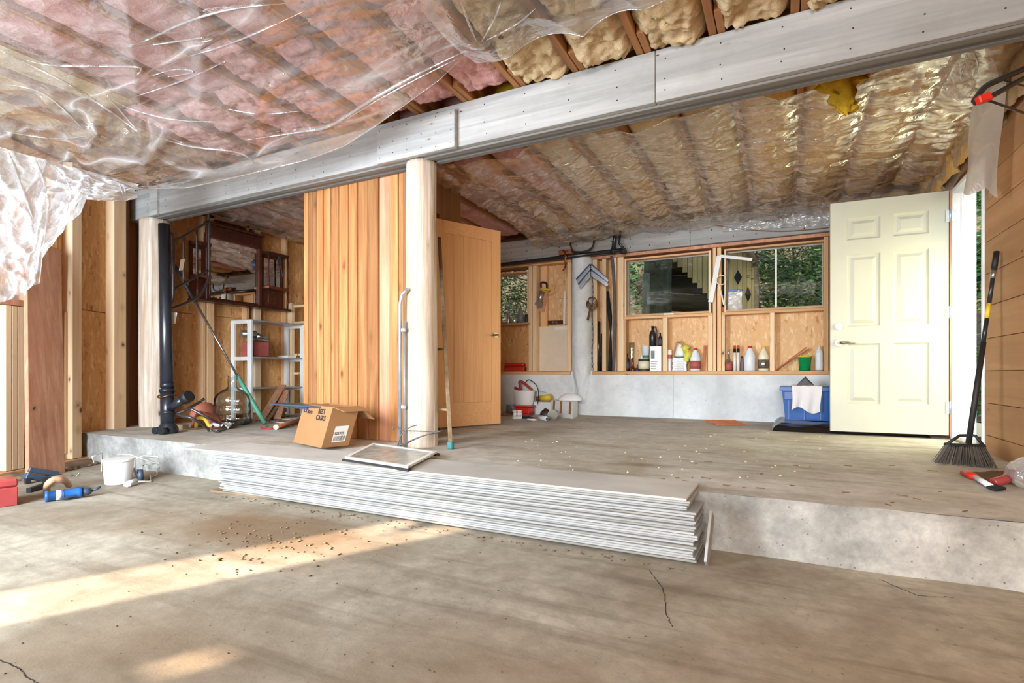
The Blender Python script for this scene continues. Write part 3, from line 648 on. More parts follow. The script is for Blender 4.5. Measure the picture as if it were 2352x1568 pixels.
# ================================================================== OUTDOORS
def hillz(x, y): return .25+max(0, y-8.5)*.36+max(0, y-13)*.8+.25*nz(x*.5, y*.5)
g = MB(); g.grid(lambda u, v: (-16+28*u, 7.0+14*v, hillz(-16+28*u, 7.0+14*v)), 60, 40); st(g.build('hill', 'soil', origin=(0, 7, 0)), 'wooded slope rising behind the garage')
g = MB(); g.grid(lambda u, v: (1.36+6*u, -4+11*v, .16+.25*u+.05*nz(u*9, v*9)), 20, 30); st(g.build('ground', 'soil', origin=(0, 0, 0)), 'bare ground outside the side door')
def tree(name, label, c, h, rad, n, mats, seed, cat='tree', shape='cone', size=(.17, .035)):
    rg = np.random.default_rng(seed); t = thing(name, label, cat, c)
    g = MB(); g.tube(arc([c, (c[0]+.05, c[1], c[2]+h*.4), (c[0]-.04, c[1]+.05, c[2]+h*.95)], 4), [max(.015, .07*h/4*(1-i/9)) for i in range(9)], 8); g.build('trunk', 'log_bark', t)
    g = MB()
    for k in range(26):
        z = c[2]+h*(.06+.86*k/26); a = k*2.4; rr_ = rad*(1-(k/26)*(.85 if shape == 'cone' else .35)); 
        g.tube([(c[0], c[1], z), (c[0]+math.cos(a)*rr_*.5, c[1]+math.sin(a)*rr_*.5, z+.06), (c[0]+math.cos(a)*rr_*.95, c[1]+math.sin(a)*rr_*.95, z-.06)], [.016, .009, .003], 4)
    stuff(g.build('branch', 'twig', t))
    for mi, mt in enumerate(mats):
        m_ = n//len(mats); cl_ = rg.integers(0, 60, m_); cr = np.random.default_rng(seed+77)
        ca = cr.uniform(0, 6.28, 60); cz = cr.uniform(.0, 1, 60); crr = cr.uniform(.35, 1, 60)
        zz = np.clip(cz[cl_]+rg.normal(0, .035, m_), 0, 1); R_ = rad*(1-zz*(.85 if shape == 'cone' else .35))*crr[cl_]+rg.normal(0, .1, m_)
        a = ca[cl_]+rg.normal(0, .28, m_); P = np.stack([c[0]+R_*np.cos(a), c[1]+R_*np.sin(a), c[2]+h*(.02+.98*zz)-R_*.12+rg.normal(0, .03, m_)], 1)
        d = np.stack([np.cos(a)+rg.normal(0, .5, m_), np.sin(a)+rg.normal(0, .5, m_), rg.normal(-.25, .35, m_)], 1); d /= np.linalg.norm(d, axis=1)[:, None]
        s_ = np.cross(d, rg.normal(0, 1, (m_, 3))); s_ /= np.linalg.norm(s_, axis=1)[:, None]
        L = size[0]*rg.uniform(.6, 1.3, m_)[:, None]; w = size[1]*rg.uniform(.6, 1.3, m_)[:, None]
        V = np.stack([P-d*L/2, P+s_*w/2, P+d*L/2, P-s_*w/2], 1).reshape(-1, 3)-np.array(c)
        me = bpy.data.meshes.new('foliage'); me.from_pydata(V.tolist(), [], np.arange(m_*4).reshape(-1, 4).tolist()); me.materials.append(MATS[mt])
        o = bpy.data.objects.new('foliage', me); COL.objects.link(o); o.parent = t; o['kind'] = 'stuff'
    return t
tree('conifer', 'dark green conifer outside the long window, nearest the plank fence', (-.55, 10.4, hillz(-.55, 10.4)), 4.6, 1.3, 9000, ('leaf_a', 'leaf_b'), 1)
tree('conifer', 'conifer outside behind the thin window mullion', (.9, 11.6, hillz(.9, 11.6)), 4.4, 1.3, 8000, ('leaf_b', 'leaf_a'), 2)
tree('leafy_shrub', 'pale twiggy shrub outside the long window, right of the mullion', (.15, 9.0, hillz(.15, 9)), 2.7, .75, 5000, ('leaf_c', 'twig', 'leaf_a'), 3, 'shrub', 'blob', (.07, .03))
tree('leafy_shrub', 'yellow green shrub outside behind the white door', (1.2, 9.6, hillz(1.2, 9.6)), 3.2, .8, 4500, ('leaf_c', 'leaf_a'), 4, 'shrub', 'blob', (.07, .03))
tree('conifer', 'bright green conifer seen through the narrow side door gap', (2.9, 9.2, .4), 4.6, 1.3, 10000, ('leaf_a', 'leaf_b'), 5)
tree('conifer', 'tall conifer farther up the slope behind the fence', (-2.4, 13.5, hillz(-2.4, 13.5)), 5, 1.8, 7000, ('leaf_b',), 6)
tree('conifer', 'tall conifer farther up the slope beyond the shrubs', (2.2, 14.2, hillz(2.2, 14.2)), 5.5, 2.0, 9000, ('leaf_b', 'leaf_a'), 8)
tree('leafy_shrub', 'dry yellow branches outside the small window by the fir door', (-4.3, 9.2, hillz(-4.3, 9.2)), 2.8, 1.0, 5000, ('leaf_c', 'twig'), 9, 'shrub', 'blob', (.09, .03))
tree('conifer', 'dark conifer behind the dry branches past the small window', (-6.2, 11.5, hillz(-6.2, 11.5)), 5, 1.7, 7000, ('leaf_b',), 10)
# dark log wall and stepped planks outside window_2
FY = 9.4
lw = thing('retaining_wall', 'dark weathered log wall outside the left long window', 'wall', (-2.2, FY+.2, .4))
for k in range(9):
    z = .5+.32*k; x0 = atY(1500, 600, FY+.3).x; x1 = atY(1640, 600, FY+.3).x+.5
    MB().bar((x0, FY+.28, z), (x1, FY+.42, z-.16), .26, .29, bev=.05).build('timber', 'dark_timber', lw)
g = MB(); a = atY(1512, 700, FY-.1); g.tube(arc([(a.x, a.y, .3), (a.x-.03, a.y, 1.6), (a.x+.02, a.y, 3.6)], 6), [.24+.01*math.sin(i*2) for i in range(13)], 18); tag(g.build('tree_trunk', 'log_bark'), 'thick mossy tree trunk standing outside the left long window', 'tree trunk')
g = MB(); a = atY(1482, 700, FY-.5); b = atY(1484, 628, FY-.5); g.tube([(a.x, a.y, .3), (b.x, b.y, b.z)], [.075, .06], 12); tag(g.build('stump', 'twig'), 'thin grey stump outside, left of the mossy trunk', 'stump')
fn_ = thing('stepped_fence', 'pale cedar planks with stair stepped lower ends outside the left long window', 'fence', (-1.3, FY, 2))
for k in range(9):
    p0 = 1533+k*11.5; yb = 590+k*12; a = atY(p0, yb, FY); b = atY(p0+11.2, yb, FY); top = 4.2
    MB().box((a.x, FY, a.z), (b.x-.004, FY+.03, top), bev=.004).build('plank', 'fence_wood', fn_)
fn2 = thing('plank_fence', 'yellowish vertical plank fence with dark diamond cutouts outside the right long window', 'fence', (-.5, 8.7, .6)); Y2 = 8.7
for k in range(7):
    p0 = 1663+k*10.6; ytop = 540 if k < 4 else 560+(k-3)*14; a = atY(p0, ytop, Y2); b = atY(p0+10.3, ytop, Y2)
    MB().box((a.x, Y2, .6), (b.x, Y2+.03, a.z), bev=.004).build('plank', 'fence_wood', fn2)
for (px, py, w, h) in ((1695, 637, 8, 17), (1718, 676, 6, 18), (1669, 600, 7, 14)):
    c = atY(px, py, Y2-.004); W_ = w*8/1230*1.05; H_ = h*8/1230
    MB().add([(c.x-W_, c.y, c.z), (c.x, c.y, c.z-H_), (c.x+W_, c.y, c.z), (c.x, c.y, c.z+H_), (c.x-W_, c.y-.02, c.z), (c.x, c.y-.02, c.z-H_), (c.x+W_, c.y-.02, c.z), (c.x, c.y-.02, c.z+H_)], [(0, 1, 2, 3), (7, 6, 5, 4), (0, 4, 5, 1), (1, 5, 6, 2), (2, 6, 7, 3), (3, 7, 4, 0)]).build('diamond_cutout', 'black_matte', fn2)
MB().tube([atY(1698, 545, Y2-.03), atY(1737, 606, Y2-.03)], .05, 12).build('cap_log', 'scrap_wood', fn2); MB().tube([atY(1738, 604, Y2-.03), atY(1737, 760, Y2-.03)], .035, 12).build('edge_log', 'scrap_wood', fn2)

# ================================================================== PLASTIC SHEETS
def lerp(a, b, t): return a+(b-a)*t
def sstep(t): t = max(0, min(1, t)); return t*t*(3-2*t)
EP = [(-420, 300, 2.50), (-150, 318, 2.47), (0, 338, 2.45), (120, 372, 2.41), (230, 405, 2.37), (320, 432, 2.33), (430, 431, 2.31), (560, 402, 2.335), (700, 368, 2.40), (790, 335, 2.44), (860, 290, 2.50), (930, 240, 2.56), (1010, 182, 2.625), (1087, 108, 2.685)]
EW = [atZ(*p) for p in EP]
def curveat(P, u):
    f = u*(len(P)-1); i = min(int(f), len(P)-2); return P[i].lerp(P[i+1], sstep(f-i)*.3+(f-i)*.7)
def sheet1(u, v):
    e = curveat(EW, u); bx_ = lerp(-7.4, -1.62, u); y = lerp(e.y, -1.3, v**1.15); x = lerp(e.x, bx_, v)
    base = lerp(e.z, 2.655, sstep(v*(3.2 if u > .5 else 2.2)))
    w = 0
    k = min(1, v*5+.25)
    w += .045*max(0, ridge(x*.55+y*.12, y*3.1-x*.5, 3))**2*k
    w += .022*max(0, ridge(x*1.1+3, y*6.5-x*.9, 8))**3*k
    w += .035*nz(x*.9, y*1.7, 1)+.012*max(0, ridge(x*2.2-y, y*12-x*2.4, 12))**3*k+.05*max(0, ridge(x*.35+y*.5, y*1.6+x*1.0, 21))**6*k
    for xp in (-3.9, -4.75):
        base += .05*math.exp(-((x-xp-.08*nz(y*1.3, xp))/.07)**2)*k
    z = min(base-w+.02, 2.70)
    if v < .05: z = lerp(e.z, z, v/.05)
    return (x, y, z)
from mathutils.bvhtree import BVHTree
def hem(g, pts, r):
    n_ = len(pts); g.cm = 1; g.tube(pts, [r*max(.12, min(1, 4*i/n_, 4*(n_-1-i)/n_)) for i in range(n_)], 6); g.cm = 0  # pale tube painting the highlight on sheet edges and creases
def crease_glints(g, lines):       # pale tubes painting the bright highlights along the film's doubled creases
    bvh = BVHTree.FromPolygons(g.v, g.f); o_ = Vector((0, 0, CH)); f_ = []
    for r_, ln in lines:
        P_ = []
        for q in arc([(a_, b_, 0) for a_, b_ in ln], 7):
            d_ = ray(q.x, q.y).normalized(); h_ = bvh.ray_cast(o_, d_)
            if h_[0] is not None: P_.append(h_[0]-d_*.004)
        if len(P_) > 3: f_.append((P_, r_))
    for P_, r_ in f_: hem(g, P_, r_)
g = MB(); g.grid(sheet1, 240, 190)
crease_glints(g, ((.010, ((1080, 112), (960, 170), (860, 225), (760, 288), (690, 303), (560, 322))), (.006, ((1070, 125), (950, 185), (850, 240), (770, 290))), (.007, ((335, 304), (430, 335), (545, 350), (587, 376))), (.006, ((275, 108), (330, 95), (430, 50), (540, 20), (700, 4))), (.005, ((275, 109), (360, 102), (470, 86), (484, 92), (440, 102))),
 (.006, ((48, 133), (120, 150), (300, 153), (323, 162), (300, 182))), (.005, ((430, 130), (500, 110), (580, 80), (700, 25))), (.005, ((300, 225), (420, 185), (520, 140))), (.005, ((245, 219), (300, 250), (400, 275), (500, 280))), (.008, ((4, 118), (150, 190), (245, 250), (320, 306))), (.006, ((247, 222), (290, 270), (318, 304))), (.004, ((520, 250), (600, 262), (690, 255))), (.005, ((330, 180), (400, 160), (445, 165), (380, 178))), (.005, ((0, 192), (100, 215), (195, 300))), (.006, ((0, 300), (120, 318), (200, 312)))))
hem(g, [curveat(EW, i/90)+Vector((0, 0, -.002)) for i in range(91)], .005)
tag(g.build('plastic_sheet', ['film_front', 'film_glint']), 'large wrinkled clear plastic sheet sagging under the pink ceiling insulation', 'plastic sheet')
def sheet2(u, v):
    x = lerp(-1.64, .9, u); e = 2.76-.05*u-.03*abs(math.sin(u*12)); y = lerp(e, -1.3, v)
    c = min(abs((x+1.64)/1.0), 1)
    z = 2.69-.035*max(0, ridge(x*2.6-y*.8, y*.8, 5))**2-.03*(1-abs(math.cos(math.pi*(x-JX[0])/.4095)))-.10*math.exp(-((y-2.3)/.35)**2-((x+1.5)/.12)**2)
    return (x, y, min(z, 2.715))
g = MB(); g.grid(sheet2, 130, 130)
crease_glints(g, ((.006, ((1095, 96), (1075, 50), (1060, 6))), (.006, ((1105, 98), (1135, 45), (1150, 6))), (.005, ((1110, 96), (1180, 60), (1230, 20)))))
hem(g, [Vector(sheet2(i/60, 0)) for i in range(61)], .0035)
tag(g.build('plastic_sheet', ['film_front', 'film_glint']), 'clear plastic sheet stapled under the tan insulation near the front of the beam', 'plastic sheet')
def rearsheet(x0, x1, y0, seed, edge):
    def fn(u, v):
        x = lerp(x0, x1, u); yy0 = y0+edge(x); y = lerp(yy0, 6.66, v)
        j = ((x-(JX[0]+.046))/.4095) % 1; pf = abs(math.sin(math.pi*j))**.6
        pin = .5+.5*nz(x*2, y*1.3, seed)
        base = 2.712-.10*sstep((y-5.2)/1.3)-(.03+.06*pin)*pf*min(1, .12+(y-yy0)*3.5)*(.55+.45*abs(math.sin(y*2.3+seed+int((x-x0)/.41)*1.7)))
        w = .028*max(0, ridge(x*1.6, y*5.5+x*.8, seed))**2+.018*max(0, ridge(x*4, y*9-x, seed+4))**2+.012*nz(x*9, y*9, seed)
        w += .03*max(0, ridge(x*.9+y*1.1, y*2.6-x*.7, seed+9))**2+.008*ridge(x*9, y*16, seed+2)
        z = base-w
        return (x, y, max(z, 2.50))
    g = MB(); g.grid(fn, int((x1-x0)*62), 150); return g
g = rearsheet(-2.93, 1.20, 4.02, 5, lambda x: .0+.06*math.sin(x*5)-.10*sstep((x-.2)/.7))
crease_glints(g, ((.005, ((1420, 285), (1520, 255), (1600, 250))), (.004, ((1410, 330), (1560, 345), (1700, 340))), (.005, ((1700, 330), (1800, 322), (1900, 320))), (.004, ((1690, 250), (1800, 240), (1930, 262))), (.006, ((2225, 110), (2215, 150), (2205, 180))), (.006, ((2235, 118), (2245, 150), (2225, 185), (2150, 200))), (.005, ((1840, 350), (1940, 300), (2060, 270))), (.004, ((1300, 390), (1400, 380), (1480, 395))), (.004, ((1200, 400), (1280, 385), (1360, 350)))))
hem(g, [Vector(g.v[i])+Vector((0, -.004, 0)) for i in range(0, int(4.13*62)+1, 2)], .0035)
tag(g.build('plastic_sheet', ['film_rear', 'film_glint']), 'long clear plastic sheet puckered over the yellow and pink insulation behind the beam', 'plastic sheet')
g = rearsheet(-6.0, -3.80, 3.75, 9, lambda x: .05*math.sin(x*4))
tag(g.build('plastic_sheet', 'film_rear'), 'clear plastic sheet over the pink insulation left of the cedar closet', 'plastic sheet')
g = MB(); g.grid(lambda u, v: (1.205-.03*ridge(u*9, v*3, 4)*math.sin(math.pi*min(1, v*1.2+.1))+.03*v, 4.35+2.3*u, 2.665-(.29-.05*math.sin(u*8))*v-.10*u*(1-v)), 80, 16)
tag(g.build('plastic_sheet', 'film_rear'), 'strip of clear plastic turned down over the wall insulation above the side door', 'plastic sheet')
for k in range(6):
    y0_ = 4.0+.45*k; g = MB(); g.grid(lambda u, v: (1.245-.045*min(1, 5*min(u, 1-u)+.1)*(1+.5*nz(u*5, v*5, k)), y0_+.44*u, 2.40+.5*v), 14, 12); g.build('insulation_batt', 'insul_tan' if k < 2 else 'insul_yellow', wR)
# curtain hanging at the left
BO = [(-60, 700), (0, 697), (55, 692), (108, 655), (112, 600), (150, 555), (200, 500), (212, 470), (262, 471), (318, 458)]
def curt(u, v):
    px = lerp(-60, 322, u); i = 0
    while i < len(BO)-2 and px > BO[i+1][0]: i += 1
    f = max(0, min(1, (px-BO[i][0])/(BO[i+1][0]-BO[i][0]))); yb = lerp(BO[i][1], BO[i+1][1], f)
    yt = lerp(325, 425, u); py = lerp(yt, yb, v); t = lerp(3.55, 4.25, u)-.25*v*(1-u)
    p = atT(px, py, t); w = .09*max(0, ridge(u*4.5+v*1.3, v*1.2, 7))**1.5+.035*ridge(u*8-v*4, v*5, 9)+.016*ridge(u*17+v*9, v*12-u*7, 3)
    q = Vector((.62, -.78, 0))*w*min(1, v*3+.2); return p+q
g = MB(); g.grid(curt, 150, 110)
crease_glints(g, ((.009, ((20, 350), (45, 420), (75, 500))), (.007, ((70, 345), (95, 400), (110, 470), (100, 560))), (.007, ((195, 345), (205, 420), (206, 480))), (.006, ((280, 300), (284, 380), (288, 450))), (.006, ((230, 345), (265, 400), (284, 450))), (.005, ((120, 380), (160, 430), (150, 500)))))
tag(g.build('plastic_curtain', ['film_curtain', 'film_glint']), 'crumpled translucent plastic hanging down over the left wall', 'plastic sheet')
# milky film hanging beside the side door
def hang(u, v):
    top0, top1 = atX(2240, 215, 1.12), atX(2312, 175, 1.18); q0, q1 = atX(2226, 428, 1.13), atX(2316, 440, 1.2)
    a = top0.lerp(top1, u); b = q0.lerp(q1, u); p = a.lerp(b, v)
    p.x += .035*math.sin(u*9+v*3)*v-.03*v; p.y += .04*math.sin(v*4+u*2)*(1-u); p.z -= .05*abs(math.sin(u*7))*v**3
    p.y -= .10*math.sin(v*math.pi)*(1-u)*-1*.6
    return p
g = MB(); g.grid(hang, 36, 50); tag(g.build('plastic_strip', 'film_milky'), 'milky plastic strip hanging beside the side door head', 'plastic sheet')
def hang2(u, v):
    a = atT(2215+100*u, 100+80*u+20*math.sin(u*9), 3.1+.05*u); b = atT(2150+150*u, 210+30*math.sin(u*5), 3.35); p = a.lerp(b, v)
    p.z += .03*ridge(u*7, v*4, 2)+.015*nz(u*20, v*20); return p
g = MB(); g.grid(hang2, 50, 40); tag(g.build('plastic_fold', 'film_rear'), 'shiny bunched fold of clear plastic at the right end of the rear ceiling', 'plastic sheet')
def gst(u, v):
    p = atY(1660+245*u, 505+28*v-28*u+12*v*u, WY-.09-.02*ridge(u*9, v*4, 3)); return p+Vector((0, -.03*ridge(u*12, v*3, 6)*(1-v), 0))
g = MB(); g.grid(gst, 70, 16); tag(g.build('plastic_hem', 'film_grey'), 'loose clear plastic hem stapled over the grey rear beam above the window', 'plastic sheet')
# hanging clump of gold insulation
g = MB()
def clump(u, v):
    a = 2*math.pi*u; c = atY(1915+28*v+6*math.sin(v*9), 140+122*v, 3.86); r = .085*(1-v)**.4*(1+1.1*nz(u*0+math.cos(a)*2, math.sin(a)*2, v*6))+.012
    return (c.x+r*1.1*math.cos(a)+.02*nz(v*12, a), c.y+r*.5*math.sin(a), c.z+.02*nz(math.cos(a)*5, math.sin(a)*5, v*9))
g.grid(clump, 26, 34); tag(g.build('insulation_clump', 'insul_gold'), 'ragged golden insulation clump dangling behind the beam', 'insulation')

# ================================================================== DRYWALL STACK
ORD = ('first second third fourth fifth sixth seventh eighth ninth tenth eleventh twelfth thirteenth fourteenth fifteenth sixteenth seventeenth eighteenth nineteenth twentieth twenty-first twenty-second lowest').split()
zt = .014; rg = random.Random(5)
for k in range(23):
    top = zt+.0119; x0 = -3.42+rg.uniform(-.035, .035)-(.05 if k > 14 else 0); x1 = -.335+rg.uniform(-.008, .014)-(.03 if k > 17 else 0); yf = 2.355+rg.uniform(-.004, .010)+(.012 if k in (7, 13, 18) else 0); yb_ = 2.605
    if zt >= FZ: yb_ = 2.74+rg.uniform(-.02, .04); x0 = -3.42-.2*(k-20); yf -= .01
    o = MB().box((x0, yf, zt), (x1, yb_, top-.002), bev=.0025).build('drywall_board', ('drywall', 'drywall', 'drywall_b', 'drywall', 'drywall_c')[rg.randrange(5)] if k < 22 else 'drywall_top')
    if k == 22: tag(o, 'dusty topmost drywall board on the long low stack', 'drywall board', 'drywall boards in the low stack')
    else: tag(o, 'long white drywall board, '+ORD[22-k]+' from the top of the low stack', 'drywall board', 'drywall boards in the low stack')
    zt = top
SZ = zt
a = atZ(488, 1128, .0); b = atZ(622, 1146, .0)
MB().bar((a.x, a.y+.03, .0065), (b.x+.02, b.y+.05, .0065), .10, .013, bev=.002).build('wood_strip', 'scrap_wood'); tag(bpy.data.objects['wood_strip'], 'pale wooden strip poking out under the left end of the drywall stack', 'board')
g = MB(); c = atZ(630, 1146, 0); g.box((c.x-.035, c.y-.02, .001), (c.x+.03, c.y+.02, .035), bev=.012); tag(g.build('wood_chunk', 'leaf_brown'), 'small brown wood chunk against the foot of the drywall stack', 'scrap')
MB().bar((-.292, 2.40, .002), (-.284, 2.52, .19), .10, .012, up=(1, 0, 0), bev=.002).build('drywall_offcut', 'drywall'); o = bpy.data.objects['drywall_offcut']; tag(o, 'small drywall offcut leaning at the right end of the stack', 'drywall board')
# framed glass tray on the stack
tr = thing('glass_shelf', 'white framed glass refrigerator shelf lying on the drywall stack', 'shelf', (atZ(890, 1045, SZ+.02).x, 2.7, SZ))
zq = SZ+.018; C_ = [atZ(792, 1050, zq), atZ(857, 1018, zq), atZ(1003, 1038, zq), atZ(937, 1072, zq)]
cc = sum(C_, Vector())/4
def q4(k, z): return [tuple((p-cc)*k+cc)[:2]+(z,) for p in C_]
def slab4(g, P0, P1): g.add(P0+P1, [(0, 1, 2, 3), (7, 6, 5, 4), (0, 4, 5, 1), (1, 5, 6, 2), (2, 6, 7, 3), (3, 7, 4, 0)])
g = MB(); o4, i4 = q4(1, zq+.004), q4(.9, zq+.004); ob4, ib4 = q4(1, zq-.008), q4(.9, zq-.008)
for q in range(4):
    r_ = (q+1) % 4; g.add([o4[q], o4[r_], i4[r_], i4[q], ob4[q], ob4[r_], ib4[r_], ib4[q]], [(0, 1, 2, 3), (7, 6, 5, 4), (0, 4, 5, 1), (3, 2, 6, 7), (1, 5, 6, 2), (0, 3, 7, 4)])
g.build('frame', 'white_paint', tr); g = MB(); slab4(g, q4(.905, zq), q4(.905, zq-.004)); g.build('glass_plate', 'dusty_glass', tr)
g = MB(); slab4(g, q4(.9, SZ+.004), q4(.9, SZ+.001)); g.build('dusty_backing', 'foam_grey', tr)
for a, b in ((C_[0], C_[3]), (C_[1], C_[2])): MB().bar(a+Vector((-.01, 0, -.016)), b+Vector((.012, 0, -.016)), .03, .016, bev=.003).build('plastic_edge', 'black_rubber', tr)
# cardboard box
cb = thing('cardboard_box', 'open brown cardboard box leaning at the left of the cedar closet', 'box', (-3.05, 2.9, SZ))
Bp, Lp, Rp = Vector((-2.908, 2.76, SZ)), Vector((-3.35, 2.90, SZ)), Vector((-2.846, 2.96, SZ)); Kp = Lp+Rp-Bp; sh_ = Vector((.075, .035, .285))
g = MB(); bt = [Lp, Bp, Rp, Kp]; tp = [p+sh_+Vector((0, 0, .002)) for p in bt]
g.add(bt+tp, [(0, 3, 2, 1), (0, 1, 5, 4), (1, 2, 6, 5), (2, 3, 7, 6), (3, 0, 4, 7)]); cbx = g.build('carton', 'cardboard', cb); solidify(cbx, .005, -1)
def flap(a, b, out, name='flap'):
    g = MB(); g.add([a, b, b+out, a+out], [(0, 1, 2, 3)]); o = g.build(name, 'cardboard', cb); solidify(o, .004)
flap(tp[1], tp[2], Vector((.09, .02, -.03))); flap(tp[0]+Vector((.01, 0, 0)), tp[1], Vector((.03, .06, .008))); flap(tp[2], tp[3], Vector((.06, .09, -.1))); flap(tp[3], tp[0], Vector((-.05, .03, -.07)))
def text(body, parent, mat, P0, xdir, updir, size, bold=0):
    cu = bpy.data.curves.new('lettering', 'FONT'); cu.body = body; cu.size = size; cu.extrude = .0004; cu.offset = bold; cu.materials.append(MATS[mat])
    tmp = bpy.data.objects.new('lettering_curve', cu); COL.objects.link(tmp); bpy.context.view_layer.update()
    me = bpy.data.meshes.new_from_object(tmp.evaluated_get(bpy.context.evaluated_depsgraph_get())); bpy.data.objects.remove(tmp)
    o = bpy.data.objects.new('lettering', me); COL.objects.link(o); x = xdir.normalized(); n_ = x.cross(updir).normalized(); y = n_.cross(x)
    M_ = Matrix(((x.x, y.x, n_.x, 0), (x.y, y.y, n_.y, 0), (x.z, y.z, n_.z, 0), (0, 0, 0, 1))); o.rotation_euler = M_.to_euler()
    o.parent = parent; o.location = Vector(P0)+n_*.0015-ORG[parent.name]; return o
f1 = Bp-Lp; f2_ = Rp-Bp
text('4-4 litres', cb, 'ink', Lp+f1*.06+sh_*.80, f1, sh_, .042, .001); text('BEST', cb, 'ink', Lp+f1*.58+sh_*.82, f1, sh_, .05, .0016); text('CASKS', cb, 'ink', Lp+f1*.56+sh_*.66, f1, sh_, .05, .0016)
n2 = f2_.cross(sh_).normalized(); n2 = n2 if n2.y < 0 else -n2
lab = [Bp+f2_*.30+sh_*.12, Bp+f2_*.80+sh_*.12, Bp+f2_*.80+sh_*.52, Bp+f2_*.30+sh_*.52]
g = MB(); g.add([p+n2*.001 for p in lab], [(0, 1, 2, 3)]); g.build('shipping_label', 'paper', cb)
g = MB(); x = .34
while x < .76:
    w = random.choice((.008, .014, .02)); g.add([Bp+f2_*x+sh_*.15+n2*.0018, Bp+f2_*(x+w)+sh_*.15+n2*.0018, Bp+f2_*(x+w)+sh_*.27+n2*.0018, Bp+f2_*x+sh_*.27+n2*.0018], [(0, 1, 2, 3)]); x += w+.016
stuff(g.build('barcode', 'ink', cb)); text('322925', cb, 'ink', Bp+f2_*.33+sh_*.31, f2_, sh_, .026, .0004)
# blue tray resting on the box
g = MB(); a = atT(642, 926, 4.35); b = atT(757, 934, 3.95)
g.bar(a+Vector((0, 0, -.004)), b, .16, .012, bev=.004); g.bar(a+Vector((.06, .02, -.015)), b+Vector((-.2, 0, -.016)), .05, .02); tag(g.build('blue_tray', 'blue_slate'), 'flat slate blue lid resting on top of the cardboard box', 'lid')

# ================================================================== CENTRE: conduit, wire, ladder leg
g = MB(); p0 = atY(919, 1020, 3.17); P_ = [(p0.x, 3.17, SZ-.02), (p0.x, 3.17, 1.33), (p0.x+.01, 3.18, 1.40), (p0.x+.06, 3.19, 1.44)]
g.tube([P_[0], P_[1], P_[2], P_[3]], .014, 12); g.tube([(p0.x+.028, 3.185, FZ), (p0.x+.028, 3.185, 1.2)], .009, 10)
for z in (.55, 1.12): g.box((p0.x-.02, 3.165, z), (p0.x+.045, 3.19, z+.03), bev=.004)
tag(g.build('conduit_pipe', 'galv'), 'thin white conduit pipe running up the left side of the log post', 'pipe')
g = MB(); wp = [(905, 988), (903, 982), (912, 980), (925, 988), (970, 990), (1010, 993), (980, 998), (950, 1010), (925, 1024)]
g.tube(arc([atT(p[0], p[1], 3.83) for p in wp], 6), .004, 6); g.tube(arc([atT(p[0], p[1], 3.80) for p in ((914, 1022), (922, 998), (940, 982), (958, 976))], 6), .004, 6)
g.tube(arc([atT(p[0], p[1], 3.78) for p in ((912, 1024), (928, 1019), (965, 1003), (1018, 988))], 6), .005, 6)
tag(g.build('wire_coil', 'grey_tube'), 'loose brown wire looped around the foot of the log post', 'wire')
lg = thing('folding_ladder', 'worn narrow ladder rail leaning behind the log post', 'ladder', (-2.1, 3.4, FZ))
a = atZ(1035, 1031, FZ); b = atY(1009, 545, 4.0); a2 = atY(1019, 970, 3.5)
MB().bar(a+Vector((0, 0, .03)), b, .03, .022, bev=.003).build('rail', 'scrap_wood', lg); MB().bar(a+Vector((-.02, .02, .05)), b+Vector((-.02, .02, 0)), .012, .016).build('rail', 'steel', lg)
MB().box(a+Vector((-.022, -.018, 0)), a+Vector((.022, .018, .055)), bev=.006).build('rubber_foot', 'teal', lg)
for f in (.155, .42): p = a.lerp(b, f); MB().bar(p+Vector((.01, 0, 0)), p+Vector((-.12, .04, 0)), .03, .018, bev=.003).build('rung', 'scrap_wood', lg)

# ================================================================== REAR WALL ITEMS
SH = .841; SYd = WY+.055
def spot(p0, p1, ytop, Y=SYd, zb=SH):
    a = atY(p0, 857, Y); b = atY(p1, 857, Y); mid = atY((p0+p1)/2, ytop, Y); return (a.x+b.x)/2, (b.x-a.x)/2*.97, mid.z-zb
def jar(name, label, cat, p0, p1, ytop, prof, mat, parts=(), Y=SYd, zb=SH, group=None, seg=20, tilt=0, sy=1.0):
    x, r, h = spot(p0, p1, ytop, Y, zb); c = Vector((x, Y, zb+.0005)); r = min(r, .085)
    M_ = Matrix.Translation(c) @ Matrix.Rotation(tilt, 4, 'Y')
    if parts: t = thing(name, label, cat, c, group)
    g = MB(); g.lathe([(p*r, z*h) for p, z in prof], seg=seg, M=M_, sy=sy)
    o = g.build('body' if parts else name, mat, t if parts else None)
    if not parts: tag(o, label, cat, group); return o
    for nm, pr, mt in parts:
        g = MB(); g.lathe([(p*r, z*h) for p, z in pr], seg=seg, M=M_, sy=sy); g.build(nm, mt, t)
    return t
BOT = [(.85, 0), (1, .03), (1, .55), (.85, .66), (.38, .80), (.32, .88)]
JUG = [(.85, 0), (1, .04), (1, .42), (.96, .58), (.72, .76), (.36, .90), (.33, .94)]
CAN = [(.98, 0), (1, .02), (1, .98), (.94, 1)]
jar('bottle', 'small black bottle at the left end of the shelf under the left window', 'bottle', 1435, 1446, 812, BOT, 'black_rubber', [('cap', [(.34, .87), (.36, 1), (0, 1)], 'black_matte'), ('label_band', [(1.01, .15), (1.01, .5)], 'foam_grey')])
jar('glass_tumbler', 'tall clear glass tumbler behind the small black bottle', 'glass', 1445, 1457, 787, [(.8, 0), (.9, .02), (1, .72), (.95, .75), (1, .78), (1, 1)], 'carboy_glass', Y=WY+.10)
jar('caulk_tube', 'pale blue tube tilted between the tumbler and the green tub', 'tube', 1459, 1469, 800, CAN, 'jug_white', [('blue_end', [(1.02, 0), (1.02, .3)], 'blue_tool')], tilt=.35, Y=WY+.09)
